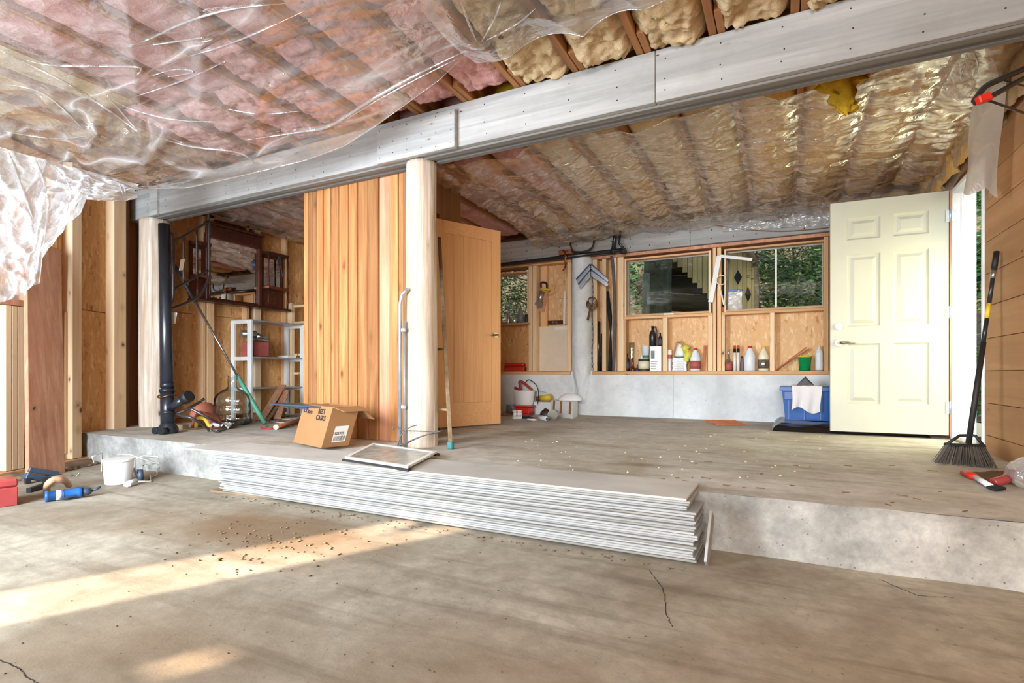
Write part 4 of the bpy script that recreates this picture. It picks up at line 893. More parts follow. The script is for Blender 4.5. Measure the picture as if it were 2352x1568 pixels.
jar('brown_can', 'dark brown can under the white and green tub', 'can', 1466, 1492, 824, CAN, 'brown_can', [('label_band', [(1.01, .2), (1.01, .8)], 'cream_plastic')])
jar('plastic_tub', 'white tub with green label standing on the brown can', 'tub', 1474, 1492, 794, [(.8, 0), (1, .9), (1.06, .92), (1.06, 1)], 'jug_white', [('label_band', [(.83, .1), (.9, .5)], 'green_label')], zb=SH+.0005+spot(1466, 1492, 824)[2])
x, r, h = spot(1447, 1462, 820)
g = MB(); g.tube([(x, SYd-.02, SH+.001), (x, SYd-.02, SH+.03)], .028, 14); g.tube([(x, SYd-.02, SH+.03), (x-.01, SYd-.02, SH+h*.95)], [.014, .01], 10); g.tube([(x-.02, SYd-.02, SH+.055), (x+.07, SYd-.03, SH+.04)], .012, 10)
tag(g.build('brass_valve', 'copper'), 'small copper valve on the shelf beside the brown can', 'valve')
x, r, h = spot(1494, 1521, 795)
tn = thing('metal_tin', 'white rectangular tin under the two black bottles', 'tin', (x, SYd, SH))
MB().box((x-r, SYd-.045, SH+.0005), (x+r, SYd+.045, SH+h), bev=.004).build('body', 'bright_white', tn)
g = MB(); g.box((x-r*.8, SYd-.0465, SH+h*.5), (x-r*.15, SYd-.0452, SH+h*.82)); 
for k in range(4): g.box((x-r*.8, SYd-.0465, SH+h*(.1+.09*k)), (x+r*(.0+.1*k), SYd-.0452, SH+h*(.12+.09*k)))
stuff(g.build('label_print', 'label_grey', tn)); tz = SH+h+.001
jar('bottle', 'tall black bottle standing on the white tin', 'bottle', 1491, 1507, 749, BOT, 'black_pipe', [('cap', [(.36, .87), (.4, 1), (0, 1)], 'black_matte')], zb=tz)
jar('bottle', 'small black bottle with grey label at the right end of the white tin', 'bottle', 1512, 1521, 764, BOT, 'black_pipe', [('cap', [(.36, .87), (.4, 1), (0, 1)], 'black_matte'), ('label_band', [(1.01, .08), (1.01, .52)], 'foam_grey')], zb=tz)
g = MB(); c = atY(1509, 793, SYd-.005); g.bar((c.x, SYd+.012, tz+.001), (c.x-.012, SYd+.03, tz+.21), .014, .01, bev=.002); g.tube(arc([(c.x-.012, SYd+.03, tz+.2), (c.x-.025, SYd+.03, tz+.245), (c.x-.045, SYd+.03, tz+.235)], 5), .007, 8)
tag(g.build('strap_clip', 'brown_can'), 'brown hooked strap between the two black bottles', 'strap')
jar('caulk_tube', 'white tube standing just right of the stud between the shelf bays', 'tube', 1534, 1543, 826, CAN, 'jug_white')
jar('pill_bottle', 'small white and pink bottle on top of the white tube', 'bottle', 1533, 1544, 803, CAN, 'bright_white', [('cap', [(.9, .92), (.9, 1), (0, 1)], 'ink'), ('pink_band', [(1.02, .1), (1.02, .5)], 'red_dull')], zb=SH+.001+spot(1534, 1543, 826)[2])
a = atY(1546, 857, SYd).x; b = atY(1579, 857, SYd).x; z = SH+.0005
for k in range(6):
    g = MB(); g.box((a+.004*(k % 2), SYd-.06, z), (b-.003*(k % 3), SYd+.06, z+.0265), bev=.002)
    g.cm = 1; g.box((a+.02+.01*k, SYd-.0612, z+.006), (b-.03, SYd-.0602, z+.010)); g.box((a+.05, SYd-.0612, z+.015), (b-.02-.01*k, SYd-.0602, z+.018))
    o = g.build('paper_ream', ['bright_white', 'label_grey']); tag(o, 'flat white carton under the steam iron, '+ORD[5-k]+' from the top of its stack', 'carton', 'white cartons stacked on the shelf'); z += .0272
it = thing('steam_iron', 'white wedge shaped steam iron with teal base on the carton stack', 'iron', ((a+b)/2, SYd, z))
g = MB(); g.lathe([(.062, 0), (.064, .012), (.06, .014)], c=((a+b)/2, SYd, z+.0005), sy=.8); g.build('base', 'teal', it)
g = MB(); g.lathe([(.056, .015), (.055, .05), (.045, .10), (.025, .15), (.01, .17)], c=((a+b)/2-.005, SYd, z), sy=.7); g.build('body', 'bright_white', it)
g = MB(); g.tube(arc([((a+b)/2-.055, SYd+.02, z+.02), ((a+b)/2-.065, SYd+.02, z+.12), ((a+b)/2-.035, SYd+.02, z+.20), ((a+b)/2+.03, SYd+.02, z+.17), ((a+b)/2+.066, SYd+.02, z+.06)], 5), .010, 8); g.build('handle', 'tan_hose', it)
g = MB(); c = Vector((atY(1578, 857, SYd-.02).x, SYd-.02, 0))
g.tube(arc([(c.x-.01, c.y-.03, z-.05), (c.x, c.y-.025, z), (c.x+.015, c.y, z+.06), (c.x-.01, c.y, z+.10), (c.x-.012, c.y, z+.16)], 5), [.022, .03, .036, .034, .032, .034, .046, .05, .05, .048, .044, .034, .024, .028, .036, .044, .05, .046, .04, .03, .012], 12)
g.tube([(c.x-.02, c.y, z+.12), (c.x-.07, c.y-.01, z+.13)], [.022, .008], 8)
tag(g.build('rubber_glove', 'lime_yellow'), 'crumpled lime yellow rubber glove beside the white iron', 'glove')
jar('bleach_jug', 'white handled jug with orange and red label on the left shelf', 'jug', 1584, 1611, 800, JUG, 'jug_white', [('cap', [(.36, .93), (.38, 1), (0, 1)], 'red_plastic'), ('label_band', [(1.01, .1), (1.01, .45)], 'red_dull')])
g = MB(); c = atY(1617, 850, SYd-.02); g.bar((c.x, c.y, SH+.001), (c.x+.005, c.y+.05, atY(1617, 793, SYd).z), .030, .012, bev=.003); tag(g.build('wood_shim', 'stick_wood'), 'upright orange brown wooden stick right of the bleach jug', 'stick')
# right bay
jar('glass_flask', 'clear long necked bottle with a red label at the left of the right shelf', 'bottle', 1665, 1683, 803, [(.9, 0), (1, .04), (1, .42), (.3, .6), (.22, .95), (.3, 1)], 'carboy_glass', [('label_band', [(1.01, .04), (1.01, .36)], 'red_dull'), ('lid', [(.3, .98), (.3, 1.02), (0, 1.02)], 'steel')])
for k, (p0, p1) in enumerate(((1684, 1691), (1692, 1699))):
    jar('caulk_tube', 'grey sealant tube with orange and black tip, '+('left' if k == 0 else 'right')+' of the upright pair', 'tube', p0, p1, 793, [(1, 0), (1, .72)], 'jug_white', [('collar', [(1.02, .72), (1.02, .86)], 'black_matte'), ('nozzle', [(.9, .86), (.8, 1), (0, 1)], 'red_plastic')], Y=SYd-.02)
jar('bottle', 'small clear bottle with dark cap beside the gallon jug', 'bottle', 1700, 1708, 818, BOT, 'label_grey', [('cap', [(.4, .87), (.4, 1), (0, 1)], 'black_matte')], Y=WY+.1)
jar('gallon_jug', 'plain white gallon jug with red cap', 'jug', 1708, 1737, 795, JUG, 'jug_white', [('cap', [(.36, .93), (.38, 1), (0, 1)], 'red_plastic')])
jar('gallon_jug', 'cream jug with metallic label and yellow cap', 'jug', 1741, 1767, 794, [(.95, 0), (1, .05), (1, .5), (1.02, .52), (.95, .62), (.6, .78), (.3, .86), (.3, .92)], 'cream_plastic', [('cap', [(.34, .91), (.36, 1), (0, 1)], 'yellow_plastic'), ('label_band', [(1.01, .1), (1.01, .45)], 'steel')])
for k in (0, 1):
    a = atY(1782+k*2, 851, WY+.02); b = atY(1852+k*6, 798+k*3, WY+.08); g = MB(); g.bar((a.x, WY+.02+k*.02, SH+.012), (b.x, WY+.03+k*.03, b.z), .014, .014, bev=.002)
    tag(g.build('wooden_stake', 'stick_wood'), 'orange wooden stake slanting up behind the green pail, '+('upper' if k == 0 else 'lower')+' of two', 'stake', 'slanting wooden stakes')
MB().box((bx(1795), WY-.012, SH), (bx(1892), WY+.12, SH+.004)).build('rubber_mat', 'black_matte'); tag(bpy.data.objects['rubber_mat'], 'thin black mat under the green pail and white bottle', 'mat')
gp = jar('green_pail', 'small bright green pail with wire handle', 'pail', 1832, 1865, 818, [(.74, 0), (.8, .02), (.98, .92), (1.05, .94), (1.05, 1)], 'green_pail', [('rim', [(1.06, .93), (1.07, 1.01), (.95, 1.01)], 'yellow_plastic')], zb=SH+.0045)
x, r, h = spot(1832, 1865, 818, zb=SH+.0045); g = MB(); g.tube(arc([(x-.05, SYd, SH+h), (x-.015, SYd, SH+h+.06), (x+.02, SYd, SH+h+.065), (x+.05, SYd, SH+h)], 6), .003, 6); g.build('wire_handle', 'steel', gp)
jar('gallon_jug', 'white ribbed bottle without a cap beside the green pail', 'bottle', 1872, 1891, 794, [(.9, 0), (1, .03), (1, .35), (.97, .36), (1, .38), (1, .62), (.97, .63), (1, .65), (.9, .76), (.38, .9), (.36, 1)], 'jug_white', zb=SH+.0045)
# hanging on / in the windows
g = MB(); a = atY(1652, 588, WY-.03); b = atY(1632, 694, WY-.03); g.bar(a, b, .055, .018, up=(0, 1, 0), bev=.002); g.bar(a+Vector((.01, 0, 0)), atY(1728, 596, WY-.03), .035, .014, up=(0, 1, 0), bev=.002)
tag(g.build('carpenter_square', 'white_paint'), 'paint worn white carpenter square hanging on the post between the long windows', 'square')
g = MB(); c = atY(1656.5, 643, WY-.05); rr_ = .052
g.tube([c+Vector((rr_*math.cos(t_*.3), 0, rr_*1.05*math.sin(t_*.3))) for t_ in range(22)], .006, 8); g.bar(c+Vector((-.03, 0, -.045)), atY(1662, 700, WY-.045), .008, .012, up=(0, 1, 0)); g.bar(c+Vector((.045, 0, -.03)), atY(1664, 700, WY-.045), .008, .012, up=(0, 1, 0)); g.bar(atY(1657, 668, WY-.05), atY(1663, 700, WY-.05), .006, .03, up=(0, 1, 0))
tag(g.build('ring_gauge', 'cream_plastic'), 'cream ring with tapering handle hanging below the carpenter square', 'tool')
zw = 1.532
c = atY(1661, 700, WY+.03); g = MB(); g.lathe([(.02, 0), (.021, .06), (.015, .065)], c=(c.x, WY+.03, zw)); tag(g.build('small_can', 'red_dull'), 'tiny red can on the right window sill below the ring', 'can')
zp = thing('zip_bag', 'clear zip bag with blue top standing on the right window sill', 'bag', (atY(1687, 700, WY+.03).x, WY+.03, zw))
def bagf(s_):
    def f(u, v):
        a = atY(1672+32*u, 700, WY+.03); zt_ = .25*v; return Vector((a.x+.004*math.sin(v*9), WY+.035+s_*(.02*math.sin(math.pi*u)*(1-v)+.003)+.004*nz(u*6, v*6), zw+.001+zt_))
    return f
g = MB(); g.grid(bagf(1), 14, 16); g.grid(bagf(-1), 14, 16); g.build('bag_film', 'film_milky', zp)
a = atY(1671, 700, WY+.03).x; b = atY(1705, 700, WY+.03).x; MB().box((a, WY+.030, zw+.235), (b, WY+.040, zw+.262), bev=.003).build('zip_top', 'blue_tool', zp)
a = atY(1525, 700, WY+.02).x; b = atY(1549, 700, WY+.02).x; MB().box((a, WY-.005, zw), (b, WY+.05, zw+.022), bev=.004).build('soap_bar', 'cream_plastic'); tag(bpy.data.objects['soap_bar'], 'small cream block on the left long window sill', 'block')
# small window shelf
ZS = 1.5155
for nm, lb, ct, p0, p1, yt, pf, mt in (('tin_can', 'small metal can on the small window shelf, nearest the fir door', 'can', 1163, 1172, 721, CAN, 'steel'), ('glass_jar', 'squat glass jar on the small window shelf', 'jar', 1174, 1188, 722, CAN, 'carboy_glass'), ('bottle', 'cone shaped pale bottle on the small window shelf', 'bottle', 1189, 1203, 702, [(1, 0), (1, .4), (.5, .75), (.2, .85), (.2, 1)], 'label_grey'), ('glass_jar', 'small dark jar at the right end of the small window shelf', 'jar', 1205, 1212, 722, CAN, 'dark_glass_stuff')):
    jar(nm, lb, ct, p0, p1, yt, pf, mt, Y=WY-.02, zb=ZS)
# left bay
a = atY(1158, 857, WY+.03).x; b = atY(1206, 857, WY+.03).x
rbx = thing('red_case', 'low red plastic case on the sill plate by the fir door', 'case', ((a+b)/2, WY+.03, SH)); MB().box((a, WY-.01, SH+.0005), (b, WY+.09, SH+.07), bev=.012).build('body', 'red_plastic', rbx); MB().box((a+.01, WY-.005, SH+.072), (b-.01, WY+.085, SH+.115), bev=.015).build('lid', 'red_plastic', rbx)
tl = thing('drill_grinder', 'hanging power tool with black grip, yellow band and silver body', 'power tool', atY(1243, 680, WY+.04)); Yt = WY+.03
MB().bar(atY(1252, 670, WY+.08), atY(1243, 716, WY+.08), .09, .012, up=(0, 1, 0)).build('back_board', 'redwood', tl)
MB().bar(atY(1243, 662, Yt), atY(1262, 666, Yt), .03, .03, bev=.006).build('yellow_band', 'yellow_plastic', tl)
g = MB(); g.tube(arc([atY(1243, 660, Yt), atY(1243, 649, Yt), atY(1255, 650, Yt), atY(1256, 661, Yt)], 5), .013, 8); g.build('grip', 'black_rubber', tl)
g = MB(); g.tube([atY(1245, 668, Yt), atY(1238, 698, Yt)], [.036, .03], 14); g.tube([atY(1238, 698, Yt)+Vector((0, .02, 0)), atY(1238, 700, Yt)+Vector((0, -.03, 0))], .052, 18); g.build('motor_body', 'steel', tl)
g = MB(); g.tube(arc([atY(1256, 668, Yt), atY(1262, 676, Yt), atY(1272, 671, Yt), atY(1280, 664, Yt)], 5), .004, 6); g.build('cord', 'yellow_plastic', tl)
kb = thing('coat_hook', 'dark wooden bracket with metal knobs above the beige board', 'hook', atY(1275, 745, WY+.08)); a = atY(1259, 745, WY+.085); b = atY(1292, 735, WY+.085)
MB().box((a.x, WY+.075, a.z), (b.x, WY+.1, b.z), bev=.003).build('board', 'mahogany', kb)
for px in (1272, 1279): c = atY(px, 740, WY+.07); MB().tube([c+Vector((0, .005, 0)), c+Vector((0, -.03, 0))], .014, 10).build('knob', 'steel', kb)
a = atY(1296, 745, WY+.08); b = atY(1297, 668, WY+.1); g = MB(); g.bar((a.x, WY+.08, a.z), (b.x, WY+.1, b.z), .028, .006, up=(0, 1, 0)); tag(g.build('trim_strip', 'bright_white'), 'white strip leaning upright beside the right stud of the left bay', 'strip')
# flashing, chain, rope on the column
for k in range(6):
    c = atY(1357, 607+k*4.5, WY-.14-.003*k); l = atY(1324+k*1.5, 642+k*4, WY-.14-.003*k); r_ = atY(1392+(k % 3)*2, 640+k*3, WY-.14-.003*k)
    g = MB(); g.bar(c, l, .035, .002, up=(0, 1, 0)); g.bar(c, r_, .035, .002, up=(0, 1, 0)); 
    tag(g.build('metal_flashing', 'galv' if k % 3 else 'blue_slate'), 'bent grey metal flashing strip on the concrete column, '+ORD[k]+' from the top', 'flashing', 'bent flashing strips on the column')
g = MB(); pts = []
for k in range(34):
    c = atY(1361+1.2*math.sin(k*.4), 646+k*6.1, WY-.12+.002*k); a_ = k % 2
    ring = [c+Vector((.009*math.cos(q) if a_ else 0, 0 if a_ else .009*math.cos(q), .018*math.sin(q))) for q in [i*6.2832/8 for i in range(9)]]
    g.tube(ring, .003, 5, cap=False)
tag(g.build('hanging_chain', 'grey_tube'), 'thin metal chain hanging down the right side of the concrete column', 'chain')
g = MB()
for k in range(5):
    c = atY(1360, 690, WY-.17); g.tube([c+Vector(((.05+.006*k)*math.cos(q), .01*math.sin(q*2+k), (.045+.008*k)*math.sin(q)-.01*k)) for q in [i*6.2832/16 for i in range(17)]], .005, 6, cap=False)
g.tube([atY(1357, 702, WY-.18), atY(1350, 735, WY-.18)], [.012, .016], 8)
tag(g.build('rope_coil', 'leaf_brown'), 'small coil of brown cord and clamp hanging on the concrete column', 'rope')
# pipes standing in the bay
def zsh(px, py, Y): return atY(px, py, Y)
g = MB(); a = atY(1375, 850, WY+.05); g.tube([(a.x, WY+.05, SH+.001), (a.x-.01, WY+.07, atY(1374, 738, WY+.07).z)], .026, 14); g.tube([(a.x+.045, WY+.06, SH+.001), (a.x+.045, WY+.08, atY(1381, 766, WY+.07).z)], .02, 12); tag(g.build('plastic_pipe', 'black_pipe'), 'pair of short black plastic pipes joined upright in the stud bay', 'pipe')
g = MB(); a = atY(1402, 850, WY+.04); g.tube([(a.x, WY+.03, SH+.001), (atY(1404, 760, WY).x, WY+.03, atY(1404, 760, WY).z), (atY(1391, 668, WY).x, WY+.05, atY(1391, 668, WY).z)], .028, 14); tag(g.build('plastic_pipe', 'black_pipe'), 'bent black plastic pipe standing in the stud bay', 'pipe')
g = MB(); g.tube(arc([(atY(1411, 850, WY).x, WY-.035, SH+.003), atY(1412, 740, WY-.03), atY(1410, 640, WY-.025), atY(1405, 588, WY-.02)], 5), .02, 12); tag(g.build('foam_tube', 'foam_grey'), 'long grey foam tube standing against the studs left of the long window', 'tube')
dp = thing('drain_pipe', 'black drain pipe running along the rear beam with two risers', 'pipe', (-2.6, WY-.12, 2.3))
MB().tube([(atY(1153, 605, WY-.1).x, WY-.12, 2.33), (atY(1432, 577, WY-.1).x, WY-.12, 2.36)], .027, 14).build('horizontal_run', 'black_pipe', dp)
MB().tube([(atY(1408, 577, WY-.12).x, WY-.12, 2.36), (atY(1416, 530, WY-.12).x, WY-.12, 2.68)], .026, 14).build('riser', 'black_pipe', dp)
MB().tube([atY(1438, 578, WY-.15), atY(1422, 558, WY-.15), atY(1425, 530, WY-.15)], .016, 10).build('riser', 'black_pipe', dp)
for px in (1409, 1432): c = atY(px, 577, WY-.12); MB().tube([c+Vector((-.03, 0, 0)), c+Vector((.03, 0, 0))], .034, 14).build('coupling', 'black_rubber', dp)
vl = thing('water_valve', 'copper shutoff valve with black hoses under the rear beam', 'valve', atY(1298, 600, WY-.16))
MB().bar(atY(1284, 581, WY-.12), atY(1318, 577, WY-.12), .03, .06, bev=.004).build('backing_block', 'stick_wood', vl)
g = MB(); g.tube([atY(1297, 574, WY-.16), atY(1299, 612, WY-.16)], .012, 10); g.tube([atY(1291, 575, WY-.16), atY(1303, 575, WY-.16)], .008, 8); g.tube([atY(1299, 612, WY-.16), atY(1293, 622, WY-.17)], [.014, .010], 8); g.tube([atY(1294, 590, WY-.17), atY(1303, 590, WY-.17)], .016, 10); g.build('valve_body', 'copper', vl)
MB().tube(arc([atY(1290, 540, WY-.16), atY(1305, 550, WY-.16), atY(1312, 568, WY-.16), atY(1314, 578, WY-.16)], 6), .011, 8).build('hose', 'black_rubber', vl)
MB().tube(arc([atY(1314, 578, WY-.16), atY(1340, 578, WY-.16), atY(1360, 568, WY-.16), atY(1366, 545, WY-.16)], 6), .012, 8).build('hose', 'black_rubber', vl)
for px, py in ((1308, 557), (1366, 548)): c = atY(px, py, WY-.16); MB().tube([c+Vector((0, 0, -.015)), c+Vector((-.005, 0, .02))], .0135, 8).build('yellow_tape', 'yellow_plastic', vl)
g = MB(); g.tube(arc([atY(1640, 516, WY-.12), atY(1700, 526, WY-.09), (atY(1790, 531, WY-.08)), atY(1860, 527, WY-.08), atY(1905, 522, WY-.08)], 6), .005, 6); tag(g.build('cable', 'cardboard_in'), 'thin brown cable sagging along the rear beam over the right window', 'cable')

# ================================================================== FLOOR AT THE REAR WALL
def fl(px, py, Z=FZ):
    p = atZ(px, py, Z)
    if p.x < -5.62: p = atX(px, py, -5.62); p.z = Z
    return p
Zf = FZ+.0008
o = MB().bar((-3.55, 6.30, Zf+.004), (-3.12, 6.22, Zf+.006), .22, .006).build('cardboard_sheet', 'cardboard'); tag(o, 'flat cardboard piece on the slab by the fir door', 'cardboard')
tb = thing('clear_tub', 'shallow clear grey plastic tub under the white bucket', 'tub', (-3.22, 6.55, Zf)); MB().box((-3.38, 6.47, Zf), (-3.04, 6.66, Zf+.11), bev=.01).build('body', 'carboy_glass', tb); MB().box((-3.40, 6.455, Zf+.112), (-3.02, 6.675, Zf+.124), bev=.004).build('rim', 'galv', tb)
bk = thing('white_bucket', 'white bucket with red hose handle near the rear wall', 'bucket', (-3.2, 6.56, FZ+.126)); a = atY(1182, 900, 6.56).x; b = atY(1234, 900, 6.56).x; cx_ = (a+b)/2; r_ = (b-a)/2*.93; zk = FZ+.1265; zt2 = atY(1208, 896, 6.56).z
MB().lathe([(r_*.8, zk), (r_*.83, zk+.01), (r_, zt2-.01), (r_*1.04, zt2), (r_*.95, zt2), (r_*.92, zt2-.03), (0, zt2-.035)], c=(cx_, 6.50, 0), seg=28, sy=.8).build('body', 'bright_white', bk)
MB().tube(arc([atY(1182, 890, 6.45), atY(1195, 893, 6.45), atY(1193, 878, 6.47), atY(1200, 877, 6.5), atY(1222, 895, 6.5)], 6), .018, 10).build('red_handle', 'red_tool', bk)
MB().tube(arc([atY(1206, 880, 6.5), atY(1214, 872, 6.5), atY(1228, 880, 6.5), atY(1236, 895, 6.48), atY(1237, 915, 6.4), atY(1234, 928, 6.36)], 6), .006, 8).build('cord', 'black_rubber', bk)
o = MB().box((-2.98, 6.50, Zf), (-2.62, 6.70, FZ+.17), bev=.01).build('white_carton', 'jug_white'); tag(o, 'low white carton behind the taped foam box', 'carton')
sb = thing('foam_box', 'white foam box patched with tan tape near the rear wall', 'box', (-2.6, 6.4, Zf)); p0, p1, p2 = fl(1283, 957), fl(1316, 962), fl(1328, 955); hB = .20
p0 = fl(1266, 955); back = (p2-p1)*.9; P4 = [p0, p1, p1+back, p0+back]
for p in P4: p.z = Zf
g = MB(); slab4(g, P4, [p+Vector((0, 0, hB)) for p in P4]); g.build('body', 'bright_white', sb)
for f in (.12, .45, .86):
    q = p0.lerp(p1, f); d_ = (p1-p0).normalized(); nrm = Vector((d_.y, -d_.x, 0)); q = q+nrm*.002; MB().bar(q+Vector((0, 0, .05)), q+Vector((d_.x*.02, d_.y*.02, hB+.003)), .045, .002, up=nrm).build('tape', 'cardboard', sb)
g = MB(); c = (p0+p1+back)/2; c = Vector(((p0.x+p1.x)/2+.02, p0.y+.09, FZ+hB+.001)); g.lathe([(.16, 0), (.155, .02), (.13, .055), (.08, .085), (0, .095)], c=c, sy=.55, seg=24); tag(g.build('white_bowl', 'bright_white'), 'upturned white bowl on top of the taped foam box', 'bowl')
yb2 = thing('yellow_hand_tool', 'yellow and brown hand tool on top of the low white carton', 'tool', (-2.83, 6.55, FZ+.171)); MB().tube([(-2.90, 6.56, FZ+.215), (-2.74, 6.56, FZ+.235)], [.04, .045], 12).build('body', 'yellow_plastic', yb2); MB().tube([(-2.96, 6.56, FZ+.208), (-2.902, 6.56, FZ+.213)], [.034, .036], 12).build('grip', 'leaf_brown', yb2)
MB().tube(arc([(-2.93, 6.56, FZ+.25), (-2.98, 6.56, FZ+.29), (-2.90, 6.56, FZ+.31), (-2.80, 6.56, FZ+.285)], 5), .003, 6).build('wire', 'steel', yb2)
rbk = thing('red_basket', 'small red plastic basket among the clutter by the rear wall', 'basket', (-3.02, 6.3, Zf)); MB().box((-3.11, 6.2, FZ+.03), (-2.90, 6.36, FZ+.115), bev=.012).build('body', 'red_plastic', rbk); MB().box((-3.125, 6.185, FZ+.116), (-2.885, 6.375, FZ+.132), bev=.004).build('rim', 'red_plastic', rbk); MB().box((-3.10, 6.21, Zf), (-2.91, 6.35, FZ+.03)).build('foot', 'red_tool', rbk)
gb = thing('wire_basket', 'small white grid basket lying in front of the red basket', 'basket', (-3.2, 6.15, Zf)); a = fl(1178, 962); b = fl(1198, 962); g = MB()
for k in range(8): f = k/7; p = a.lerp(b, f); g.bar(p+Vector((0, 0, .004)), p+Vector((0, .01, .10)), .005, .005)
for k in range(7): z = .004+.016*k; g.bar(a+Vector((0, 0, z)), b+Vector((0, 0, z)), .005, .005)
stuff(g.build('grid', 'bright_white', gb))
for k, (px, py, dx_, dy_, L, r_, mt, nm, lb, ct) in enumerate(((1190, 950, .9, .3, .16, .025, 'black_rubber', 'cordless_drill', 'dark power tool lying behind the white grid basket', 'power tool'), (1212, 958, 1, -.25, .17, .018, 'black_pipe', 'screwdriver', 'black tool handle on the slab in front of the red basket', 'tool'), (1222, 962, 1, -.2, .13, .012, 'bright_white', 'caulk_tube', 'thin white tube on the slab in front of the red basket', 'tube'), (1182, 933, 1, .2, .14, .02, 'blue_tool', 'blue_rag', 'blue rag roll left of the clear tub', 'rag'), (1216, 948, .6, .6, .14, .022, 'brown_can', 'plier', 'brown tool between the grid basket and the red basket', 'tool'))):
    c = fl(px, py+4); d_ = Vector((dx_, dy_, 0)).normalized()*L/2; zc = Zf+r_ if nm != 'blue_rag' else Zf+.04
    g = MB(); g.tube([Vector((c.x, c.y, zc))-d_, Vector((c.x, c.y, zc))-d_*.3, Vector((c.x, c.y, zc))+d_*.2, Vector((c.x, c.y, zc))+d_], [r_, r_*.8, r_, r_*.45], 10); tag(g.build(nm, mt), lb, ct)
g = MB(); c = fl(1252, 957); g.grid(lambda u, v: (c.x+.07*math.cos(6.283*u)*math.sin(math.pi*v/2)**.5*(1+.2*nz(u*9, v*5)), c.y+.05*math.sin(6.283*u)*math.sin(math.pi*v/2)**.5, Zf+.10*(1-v)*(1+.3*nz(u*7, v*7))+0), 20, 10); tag(g.build('brush_head', 'brown_can'), 'brown scrub brush head beside the silver can', 'brush')
cnn = thing('paint_can', 'silver tin can lying on its side facing the room', 'can', fl(1269, 964)); c = fl(1269, 965); c.z = Zf+.062
MB().tube([c, c+Vector((-.02, .12, 0))], .06, 24).build('body', 'steel', cnn); MB().tube([c+Vector((.001, -.006, 0)), c+Vector((0, .003, 0))], .057, 24).build('lid', 'nickel', cnn)
wbt = thing('squeeze_bottle', 'white squeeze bottle with violet cap lying by the tin can', 'bottle', fl(1250, 966)); a = fl(1240, 964); b = fl(1256, 967); a.z = b.z = Zf+.028; d_ = (b-a).normalized()
MB().tube([a, a+d_*.01, b-d_*.02, b], [.02, .028, .028, .014], 14).build('body', 'jug_white', wbt); MB().tube([b, b+d_*.03], .015, 10).build('cap', 'blue_slate', wbt)
# orange sticks on slab
for k in range(6):
    a = fl(1618+k*5, 966+k*2.1); b = fl(1690+k*5, 967+k*2.0); g = MB(); g.bar(a+Vector((0, 0, .007)), b+Vector((0, .03*(k % 2), .007)), .03, .010); tag(g.build('wood_shim', 'stick_wood'), 'thin orange wood strip on the slab below the long windows', 'strip', 'orange strips on the slab')
# blue bin on black bag
zz0 = .343; bn = thing('storage_tote', 'blue plastic tote with white cloth, on a black bag behind the open door', 'tote', (.35, 6.3, zz0)); zt3 = atY(1840, 887, 6.28).z; xa = atY(1796, 930, 6.2).x; xb_ = xa+.60
g = MB(); B0 = [(xa+.03, 6.12, zz0), (xb_-.03, 6.12, zz0), (xb_-.03, 6.50, zz0), (xa+.03, 6.50, zz0)]; T0 = [(xa, 6.09, zt3-.03), (xb_, 6.09, zt3-.03), (xb_, 6.53, zt3-.03), (xa, 6.53, zt3-.03)]
g.add([Vector(p) for p in B0+T0], [(0, 3, 2, 1), (0, 1, 5, 4), (1, 2, 6, 5), (2, 3, 7, 6), (3, 0, 4, 7)]); o = g.build('body', 'blue_bin', bn); solidify(o, .006, -1)
g = MB(); 
for x0, x1, y0, y1 in ((xa-.02, xb_+.02, 6.07, 6.10), (xa-.02, xb_+.02, 6.52, 6.55), (xa-.02, xa+.01, 6.10, 6.52), (xb_-.01, xb_+.02, 6.10, 6.52)): g.box((x0, y0, zt3-.045), (x1, y1, zt3), bev=.004)
g.build('rim', 'blue_bin', bn)
MB().box((xa+.02, 6.088, zt3-.13), (xa+.16, 6.10, zt3-.05), bev=.004).build('hand_grip', 'blue_bin', bn)
for k in range(3): MB().box((xa+.055+k*.14, 6.098, zz0+.01), (xa+.067+k*.14, 6.118, zt3-.14)).build('rib', 'blue_bin', bn)
def clothf(u, v):
    x = lerp(atY(1817, 900, 6.05).x, atY(1888, 900, 6.05).x, u); 
    if v < .3: y = 6.30-.8*v; z = zt3+.012+.01*nz(u*5, v*5)
    else: y = 6.06-.02*math.sin(u*14)*(v-.3)-.015; z = zt3+.012-(v-.3)/.7*(.245-.05*(u > .6)*0-.03*math.sin(u*6))
    return (x+.02*math.sin(v*3+u*2)*v, y, z)
g = MB(); g.grid(clothf, 30, 36); o = g.build('white_cloth', 'cloth_white'); tag(o, 'white cloth draped over the front of the blue tote', 'cloth')
g = MB(); g.grid(lambda u, v: (xa+.14+.22*u, 6.34+.05*v, zt3-.06+.16*(1-abs(u-.35)*1.5)*(v if v < .5 else 1-v)*2+.01*nz(u*5, v*5)), 14, 8); tag(g.build('grey_rag', 'cloth_grey'), 'dark grey rag poking up from the blue tote', 'rag')
def bagf2(u, v):
    x = lerp(atY(1775, 985, 5.95).x, 1.12, u); y = lerp(5.66, 6.62, v); e = min(1, min(u, 1-u)*12, min(v, 1-v)*8)
    z = FZ+.002+(.072 if u < .48 else .03)*e**.5*(1+.35*ridge(x*4, y*6, 3))
    if .02 < (x-xa) < .58 and 6.08 < y < 6.56: z = min(z, zz0-.002)
    return (x+.02*nz(y*7, x), y+.02*nz(x*6, 2), min(z, zz0-.001) if u < .5 else z)
g = MB(); g.grid(bagf2, 110, 40); tag(g.build('black_bag', 'trash_black'), 'crumpled black plastic bag flat on the slab under the blue tote', 'bag')

